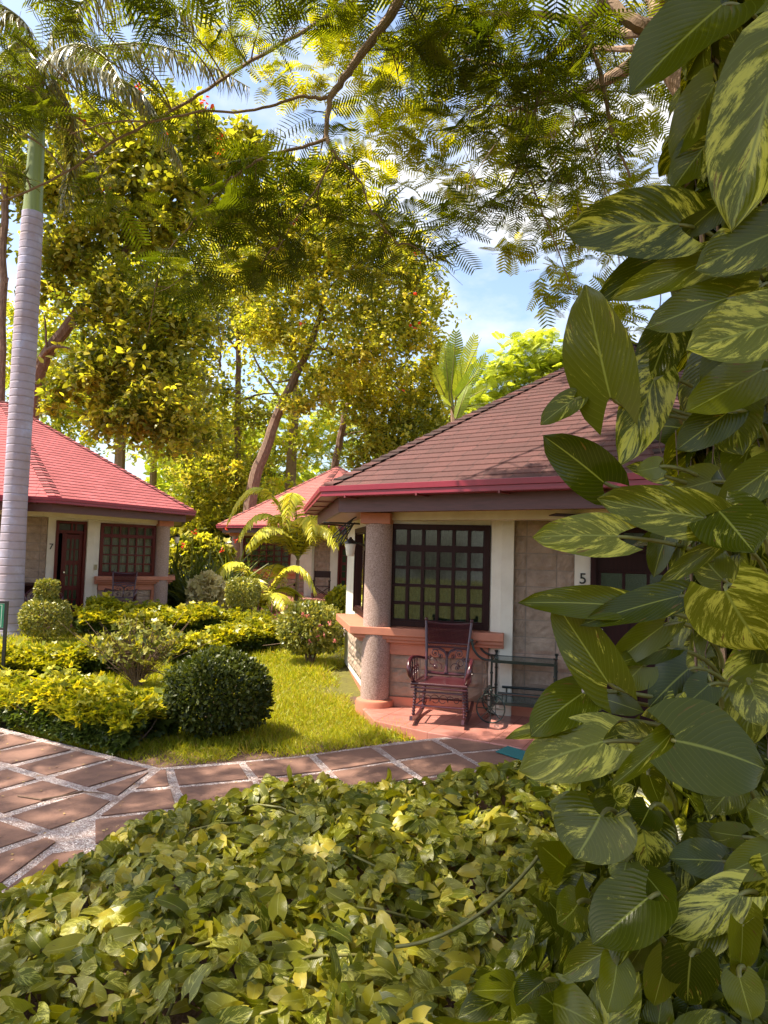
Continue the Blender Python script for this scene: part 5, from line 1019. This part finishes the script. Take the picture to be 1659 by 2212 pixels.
# ------------------------------------------------------------------ overhanging mimosa tree
mo = np.array([1.62, 2.95, 0.]); mt_ = plant('mimosa_tree', 'spreading feathery leaved tree whose branches hang over the top of the picture', 'tree', mo)
mb = MB(); Tt = at(1425, 90, 6.0)
P = bez(mo-Z_*.1, mo+Z_*2.2, Tt+np.array([.25, -1.8, -2.4]), Tt, 16); mb.tube(P, np.linspace(.22, .15, 16), 14)
LM = [[(1425, 90, 6, .15), (1430, 20, 6.6, .1), (1380, -60, 7.4, .08)], [(1425, 90, 6, .12), (1379, 135, 6.4, .075), (1290, 185, 7.2, .055), (1204, 211, 8.2, .035), (1100, 240, 9, .02)],
      [(1425, 60, 6, .1), (1390, 60, 6, .07), (1340, 30, 6.1, .055), (1308, -10, 6.2, .05)], [(1320, -30, 6.2, .055), (1308, 0, 6.2, .05), (1255, 66, 6.3, .042), (1210, 105, 6.4, .036), (1167, 139, 6.5, .03), (1120, 143, 6.6, .024), (1049, 139, 6.8, .016), (980, 120, 7, .008)],
      [(1255, 66, 6.3, .026), (1280, 110, 6.2, .022), (1299, 157, 6.1, .02), (1313, 248, 6.1, .017), (1335, 320, 6.1, .014), (1361, 383, 6.1, .01)], [(1167, 139, 6.5, .02), (1165, 204, 6.4, .017), (1150, 260, 6.4, .015), (1131, 314, 6.4, .013), (1115, 370, 6.4, .011), (1094, 410, 6.4, .009), (1010, 470, 6.5, .006)],
      [(1131, 354, 6.4, .008), (1165, 440, 6.3, .007), (1200, 530, 6.2, .006), (1240, 634, 6.1, .004)], [(880, -40, 6.0, .05), (864, 0, 6.0, .045), (816, 73, 6.0, .04), (782, 115, 6.0, .037), (745, 165, 6.0, .033), (713, 210, 6.0, .028)],
      [(1400, -60, 6.3, .1), (1150, -120, 6.2, .07), (880, -40, 6.0, .05)], [(713, 210, 6.0, .018), (690, 214, 6.0, .016), (648, 206, 6.0, .014), (600, 226, 6.0, .012), (518, 243, 6.0, .011), (434, 238, 6.0, .01), (339, 264, 6.0, .009), (237, 262, 6, .007), (150, 290, 6, .004)],
      [(713, 210, 6, .025), (707, 255, 6, .022), (705, 300, 6, .02), (724, 336, 6, .014), (785, 397, 6, .01), (800, 460, 6, .007), (860, 530, 6, .005)], [(705, 300, 6, .016), (640, 322, 6, .014), (575, 336, 6, .012), (518, 370, 6, .01), (450, 440, 6, .008), (394, 507, 6, .005)],
      [(720, 336, 6, .01), (690, 400, 6, .008), (640, 470, 6, .006), (600, 540, 6, .004)], [(860, -60, 7.4, .03), (766, 0, 7.2, .024), (633, 80, 7.0, .02), (518, 145, 6.8, .018), (430, 205, 6.6, .016), (330, 262, 6.5, .014), (233, 313, 6.4, .012), (140, 375, 6.3, .011), (47, 419, 6.2, .01), (-40, 450, 6.1, .009)],
      [(1420, 60, 6.2, .06), (1340, 75, 7, .05), (1230, 40, 8, .04), (1152, 29, 8.4, .036), (1018, 29, 9, .024), (900, 60, 9.5, .01)], [(1400, 100, 6.4, .05), (1370, 105, 6.5, .035), (1310, 105, 6.8, .025), (1230, 100, 7.2, .015)], [(1450, 0, 6, .1), (1500, -300, 7.5, .09), (1300, -500, 11, .05)]]
LQ = np.concatenate([limb(mb, l_, 8, .004) for l_ in LM]); twig_mb = mb
near = [(690, 330, 80), (620, 390, 85), (560, 470, 85), (480, 520, 85), (430, 590, 65), (600, 520, 75), (700, 470, 75), (800, 560, 50), (760, 430, 50), (860, 500, 60), (930, 560, 50), (1000, 500, 60), (1060, 460, 50), (1120, 440, 50), (560, 580, 60), (340, 620, 50), (500, 420, 60),
        (900, 60, 100), (1000, 90, 100), (1060, 160, 90), (950, 140, 80), (1130, 200, 80), (1170, 100, 80), (1150, 330, 70), (1230, 230, 70), (1290, 330, 60), (1240, 400, 50), (1330, 230, 60), (1010, 240, 50), (860, 160, 50), (1250, 130, 60),
        (60, 190, 50), (120, 275, 35), (20, 270, 45), (200, 40, 50), (120, 20, 50), (20, 60, 60), (560, 40, 60), (350, 20, 50), (250, 230, 35), (390, 60, 50), (310, 150, 35), (30, 360, 40), (240, 400, 45), (470, 20, 60), (20, 160, 60), (430, 300, 40), (650, 20, 50), (740, 20, 60)]
far = [(1200, 450, 90), (1250, 560, 70), (1350, 640, 60), (1330, 450, 80), (1100, 220, 100), (850, 300, 70), (800, 250, 80), (940, 330, 60), (1010, 400, 60), (750, 130, 80), (1200, 300, 90), (1300, 100, 100), (1400, 250, 90), (1400, 400, 80), (1200, 620, 50), (640, 150, 60), (1050, 30, 110), (820, 440, 60), (880, 60, 90), (1340, 720, 50), (960, 200, 70), (1060, 350, 60), (1120, 520, 40), (700, 60, 60), (500, 60, 70)]
p1 = crown(near, 6.3, FEA, 7, 6, .32, 0, flat=.4, sub=.25, up=.8, yj=1.6)
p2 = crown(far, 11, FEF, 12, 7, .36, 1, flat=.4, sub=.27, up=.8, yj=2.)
for b in near+[(x, y, r) for x, y, r in far if x > 950][:8]:
    Yb = 6.3 if b in near else 8.5; c, r = blob_m(b, Yb); k = np.argmin(np.linalg.norm(LQ-c, axis=1)-.25*(LQ[:, 2]-c[2])); p = LQ[k]; L1 = np.linalg.norm(c-p)
    if L1 > 2.6: continue
    Q_ = bez(p, p+(c-p)*.3+Z_*.12, p+(c-p)*.7+rng.normal(size=3)*.08, c, 10); twig_mb.tube(Q_, np.linspace(.009, .004, 10), 5)
    for j in range(5):
        a_ = Q_[rng.integers(4, 10)]; e_ = c+rng.normal(size=3)*r*.75; twig_mb.tube(bez(a_, a_+(e_-a_)*.3+Z_*.04, a_+(e_-a_)*.7+rng.normal(size=3)*.04, e_, 7), np.linspace(.0045, .0015, 7), 4)
twig_mb.build('trunk', M['bark_pale'], mt_, smooth_=True)
# unseen foliage added above the frame to shade path, creepers and near roof
n = 2600; P = np.column_stack([rng.uniform(-7.5, 4.5, n), rng.uniform(.5, 6.3, n), rng.uniform(6.6, 8.0, n)]); d = rdir(n); d[:, 2] *= .4; p3 = leaves(FEA, P, d, rdir(n, 2.4), .45*rng.uniform(.8, 1.3, n), 0)
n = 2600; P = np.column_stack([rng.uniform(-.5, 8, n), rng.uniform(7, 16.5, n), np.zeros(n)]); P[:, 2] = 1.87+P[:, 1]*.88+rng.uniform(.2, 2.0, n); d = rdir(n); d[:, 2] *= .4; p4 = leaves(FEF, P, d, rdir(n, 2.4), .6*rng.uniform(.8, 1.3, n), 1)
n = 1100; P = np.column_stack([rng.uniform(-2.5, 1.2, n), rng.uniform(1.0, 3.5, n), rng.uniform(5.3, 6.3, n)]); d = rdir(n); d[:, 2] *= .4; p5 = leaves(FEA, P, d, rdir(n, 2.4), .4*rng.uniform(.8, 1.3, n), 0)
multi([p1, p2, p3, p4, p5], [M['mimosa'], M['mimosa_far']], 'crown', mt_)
# ------------------------------------------------------------------ creeper bed
H6 = [heart(7, 2, .35*rng.uniform(.3, 1.4), .25*rng.uniform(-.2, 1.6), .04, s, .4, rng.normal()*.08) for s in range(8)]
poly = np.array([(-2.5, 1.5), (-2.5, 2.8), (-2.0, 3.45), (-1.78, 3.75), (-1.64, 4.05), (-1.42, 4.55), (-1.1, 5.0), (-.36, 5.36), (.3, 5.5), (1.5, 5.75), (3.2, 6.0), (4.2, 5.2), (4.2, 1.5)])
def inside(x, y, pg):
    k = np.zeros(len(x), bool); n = len(pg)
    for i in range(n):
        x1, y1 = pg[i]; x2, y2 = pg[(i+1) % n]; c_ = ((y1 > y) != (y2 > y)) & (x < (x2-x1)*(y-y1)/(y2-y1+1e-9)+x1); k ^= c_
    return k
def bedge(x, y):
    dm_ = np.full(len(x), 9.)
    for i in range(1, 11):
        a, b = poly[i-1], poly[i]; ab = b-a; p = np.stack([x, y], 1)-a; tq = np.clip(p@ab/(ab@ab), 0, 1); dm_ = np.minimum(dm_, np.linalg.norm(p-tq[:, None]*ab, axis=1))
    return dm_
def bed(n, sc0, sc1, hmul=1., up=.9):
    x = rng.uniform(-2.6, 4.2, n); y = rng.uniform(1.6, 6.0, n); k = inside(x, y, poly); x, y = x[k], y[k]; m_ = len(x); e = bedge(x, y)
    hh = .06+.27*np.clip(e/.3, .15, 1)**.7+.05*np.sin(x*4+1)*np.sin(y*3.3)+.03*np.sin(x*11)*np.sin(y*9)
    z = hh*(1-.45*rng.random(m_)**1.6*(1 if hmul == 1 else 1))*hmul; P = np.column_stack([x, y, z]); g = rng.normal(size=(m_, 3)); d = norm(np.column_stack([g[:, 0], g[:, 1]-.7, g[:, 2]*.45-.12])); nr_ = norm(rng.normal(size=(m_, 3))*.45+np.array([0, -.45, up*.8])); S = rng.uniform(sc0, sc1, m_)
    k = rng.integers(0, 8, m_); return [leaves(H6[i], P[k == i], d[k == i], nr_[k == i], S[k == i]) for i in range(8) if (k == i).any()]
parts = bed(9000, .05, .08)+bed(9500, .075, .125); mb = MB()
for s_ in range(60):
    x, y = rng.uniform(-1.8, 3), rng.uniform(1.8, 5.4); a = rng.random()*6.28; P = [np.array([x+math.cos(a)*t_*.7+.06*math.sin(t_*9), y+math.sin(a)*t_*.7, .2+.1*math.sin(t_*4+x)]) for t_ in np.linspace(0, 1, 8)]
    if inside(np.array([x]), np.array([y]), poly)[0] and inside(np.array([P[-1][0]]), np.array([P[-1][1]]), poly)[0]: mb.tube(P, .007, 5)
mb.tube(bez(at(855, 2045, 2.62), at(960, 2038, 2.58), at(1080, 1965, 2.6), at(1170, 1840, 2.7), 14), .0065, 6)
tag(multi(parts+[mbpart(mb, 1)], [M['pothos'], M['stem']], 'creeper_ground_cover', None, (0, 4, .05)), 'knee high bed of variegated green and yellow creeper leaves in the foreground', 'ground cover', kind='stuff')
# ------------------------------------------------------------------ climbing creeper on the trunk at the right
cb = np.array([1.5, 2.8, .06]); cp = plant('climbing_creeper', 'giant variegated heart leaved creeper climbing the trunk along the right edge', 'climbing plant', cb)
# (base px,py, tip px,py, width px, depth, style) style 0 dark from below, 1 lit
HL = [(1560, 10, 1372, 165, 150, 2.2), (1690, 110, 1578, 455, 185, 2.0), (1545, 180, 1459, 325, 85, 2.4), (1535, 300, 1450, 405, 80, 2.35), (1465, 484, 1234, 470, 132, 2.1), (1561, 434, 1474, 508, 60, 2.1), (1690, 495, 1505, 565, 115, 2.0), (1475, 530, 1298, 640, 78, 2.25), (1530, 562, 1326, 642, 68, 2.15), (1590, 576, 1480, 638, 60, 2.3),
      (1318, 858, 1262, 622, 140, 2.1), (1568, 645, 1400, 697, 88, 2.1), (1690, 690, 1490, 760, 135, 1.95), (1445, 715, 1395, 840, 85, 2.4), (1240, 862, 1168, 912, 48, 2.15), (1412, 822, 1345, 990, 92, 2.2), (1645, 800, 1486, 894, 95, 2.1), (1570, 892, 1462, 968, 75, 2.1), (1560, 840, 1619, 975, 120, 2.25), (1304, 1042, 1185, 938, 92, 2.05),
      (1424, 1008, 1380, 1020, 42, 2.1), (1435, 1028, 1362, 1004, 36, 2.2), (1519, 1118, 1295, 1087, 95, 1.95), (1333, 1158, 1157, 1149, 84, 1.95), (1554, 1104, 1632, 1192, 128, 1.95), (1662, 1015, 1543, 1090, 75, 2.1), (1535, 1040, 1450, 1060, 75, 2.3), (1446, 1140, 1405, 1242, 52, 2.15), (1480, 1145, 1455, 1240, 40, 2.2), (1548, 1180, 1420, 1262, 38, 2.0),
      (1344, 1308, 1128, 1290, 62, 1.95), (1465, 1288, 1276, 1332, 62, 2.0), (1568, 1277, 1640, 1412, 165, 1.9), (1313, 1474, 1198, 1298, 92, 1.95), (1432, 1352, 1312, 1438, 58, 2.05), (1440, 1400, 1345, 1425, 48, 2.15), (1486, 1446, 1410, 1508, 92, 2.15), (1388, 1438, 1345, 1484, 70, 2.1), (1258, 1498, 1147, 1570, 92, 2.0), (1313, 1512, 1380, 1534, 42, 2.1),
      (1460, 1508, 1438, 1574, 36, 2.0), (1530, 1480, 1480, 1524, 60, 2.1), (1462, 1600, 1659, 1640, 165, 1.85), (1264, 1553, 1097, 1594, 44, 1.95), (1302, 1602, 1122, 1650, 112, 1.9), (1397, 1592, 1332, 1568, 45, 2.05), (1447, 1587, 1330, 1703, 44, 1.9), (1297, 1762, 1250, 1857, 150, 1.95), (1388, 1776, 1402, 1882, 108, 2.0), (1402, 1748, 1383, 1786, 64, 1.95),
      (1402, 1674, 1420, 1732, 50, 2.05), (1548, 1825, 1468, 1835, 78, 2.1), (1558, 1860, 1449, 1852, 72, 1.95), (1602, 1806, 1531, 1799, 46, 2.0), (1685, 1775, 1613, 1748, 72, 1.9), (1662, 1842, 1564, 1888, 62, 1.9), (1660, 1890, 1645, 1972, 78, 1.85), (1399, 1940, 1284, 2038, 128, 1.8), (1595, 1932, 1449, 2016, 86, 1.8), (1394, 1890, 1458, 1958, 76, 1.9),
      (1353, 1862, 1338, 1926, 72, 1.92), (1604, 1996, 1604, 2108, 90, 1.75), (1545, 2002, 1437, 2062, 72, 1.8), (1248, 1953, 1214, 2007, 72, 1.9), (1320, 2050, 1209, 2107, 58, 1.8), (1332, 2086, 1321, 2190, 84, 1.75), (1395, 2033, 1356, 2093, 48, 1.8), (1441, 2068, 1411, 2168, 72, 1.75), (1492, 2068, 1478, 2170, 98, 1.72), (1598, 2113, 1620, 2202, 68, 1.7),
      (1174, 2120, 1124, 2160, 58, 1.85), (1650, 160, 1700, 320, 120, 2.1), (1500, 40, 1470, 0, 60, 2.3), (1640, 620, 1560, 700, 70, 2.2), (1620, 1480, 1660, 1560, 80, 2.1), (1560, 1250, 1500, 1190, 70, 2.3), (1420, 1560, 1500, 1545, 60, 2.2), (1580, 1700, 1540, 1760, 70, 2.1)]
HB = {}
for i, (bx0, by0, tx, ty, w, Y) in enumerate(HL):
    a_, b_ = at(bx0, by0, Y), at(tx, ty, Y+rng.uniform(-.12, .08)); Ls = np.linalg.norm(b_-a_)*1.03; W_ = w*Y/FPX
    k = i % 6; T = heart(14, 4, rng.uniform(-.05, .16), rng.uniform(.1, .45), .02, 100+i, .43, rng.normal()*.05); tv = T[0].copy(); asp = min(W_/(.82*Ls), 1.9)*1.27; tv[:, 0] *= asp
    vd = norm(EYE-a_); nr_ = norm(vd+Z_*rng.uniform(.0, .55)+R0*rng.normal()*.35); lf = leaves((tv, T[1], T[2]), a_[None], (b_-a_)[None], nr_[None], np.array([Ls]))
    mb = MB(); px2 = min(max(bx0+110, 1560), 1660) if by0 < 1650 else bx0+60; e = at(px2, by0+90, Y+.45); a2 = a_+norm(b_-a_)*Ls*.02-nr_*.006; mb.tube(bez(a2, a_-norm(b_-a_)*.07, e+Z_*.1, e, 12), np.linspace(.0055, .009, 12), 6)
    mb2 = [norm(b_-a_)]
    multi([lf, mbpart(mb, 1)], [M['pothos_big'], M['stem']], 'leaf', cp)
# filling leaves round the column and over the mound at its foot
H8 = [heart(9, 3, rng.uniform(.1, .4), rng.uniform(0, .5), .03, 50+s, .43, rng.normal()*.06) for s in range(8)]
def lv(P, d, nr_, S, Ts, mi=0): k = rng.integers(0, len(Ts), len(P)); return [leaves(Ts[i], P[k == i], d[k == i], nr_[k == i], S[k == i], mi) for i in range(len(Ts)) if (k == i).any()]
n = 1900; th = rng.uniform(rad(120), rad(330), n); z = rng.uniform(.1, 5.6, n); rr_ = rng.uniform(.2, .42, n); P = np.column_stack([1.66+rr_*np.cos(th), 2.85+rr_*np.sin(th), z]); out = np.column_stack([np.cos(th), np.sin(th), np.zeros(n)]); d = norm(out*.3-Z_+rng.normal(size=(n, 3))*.5); fp_ = lv(P, d, norm(out+Z_*.3+rng.normal(size=(n, 3))*.35), rng.uniform(.16, .3, n), H8, 0)
n = 1500; px = rng.uniform(1120, 1800, n); py = rng.uniform(1600, 2330, n); lim = 1330-(py-1650)*.45; k = px > np.where(py < 1700, 1300, lim); px, py = px[k], py[k]; t_ = (py-1600)/600
Pm = np.array([at(x_, y_, 2.75-.75*t) for x_, y_, t in zip(px, py, t_)])+rng.normal(size=(len(px), 3))*np.array([.02, .07, .03]); n = len(Pm); d = norm(np.array([-.2, -.35, -.75])+rng.normal(size=(n, 3))*.6); fp_ += lv(Pm, d, norm(np.array([-.1, -.7, .55])+rng.normal(size=(n, 3))*.4), rng.uniform(.1, .19, n), H8, 0)
fp_ = [(a, b, c, 0) for a, b, c, _ in fp_]
multi(fp_, [M['pothos_big']], 'small_leaves', cp)
mb = MB()
for s_ in range(26):
    th0 = rng.uniform(rad(150), rad(330)); r0 = rng.uniform(.24, .34); z0_ = rng.uniform(0, 3.5); P = [np.array([1.56+r0*math.cos(th0+.25*math.sin(z*2+s_)), 2.85+r0*math.sin(th0+.25*math.sin(z*2+s_)), z]) for z in np.linspace(z0_, min(z0_+rng.uniform(.8, 2.5), 5.2), 14)]; mb.tube(P, rng.choice([.006, .01, .018]), 6)
mb.build('vine_stems', M['bark_pale'], cp, smooth_=True)
mb = MB()
for s_ in range(60):
    th0 = rng.uniform(rad(150), rad(330)); z1 = rng.uniform(.6, 4); r0 = rng.uniform(.28, .42); P = [np.array([1.56+r0*math.cos(th0+.05*q), 2.85+r0*math.sin(th0), z1-q*.1])+rng.normal(size=3)*.012 for q in range(8)]; mb.tube(P, .0025, 4)
mb.build('aerial_roots', M['twig'], cp)
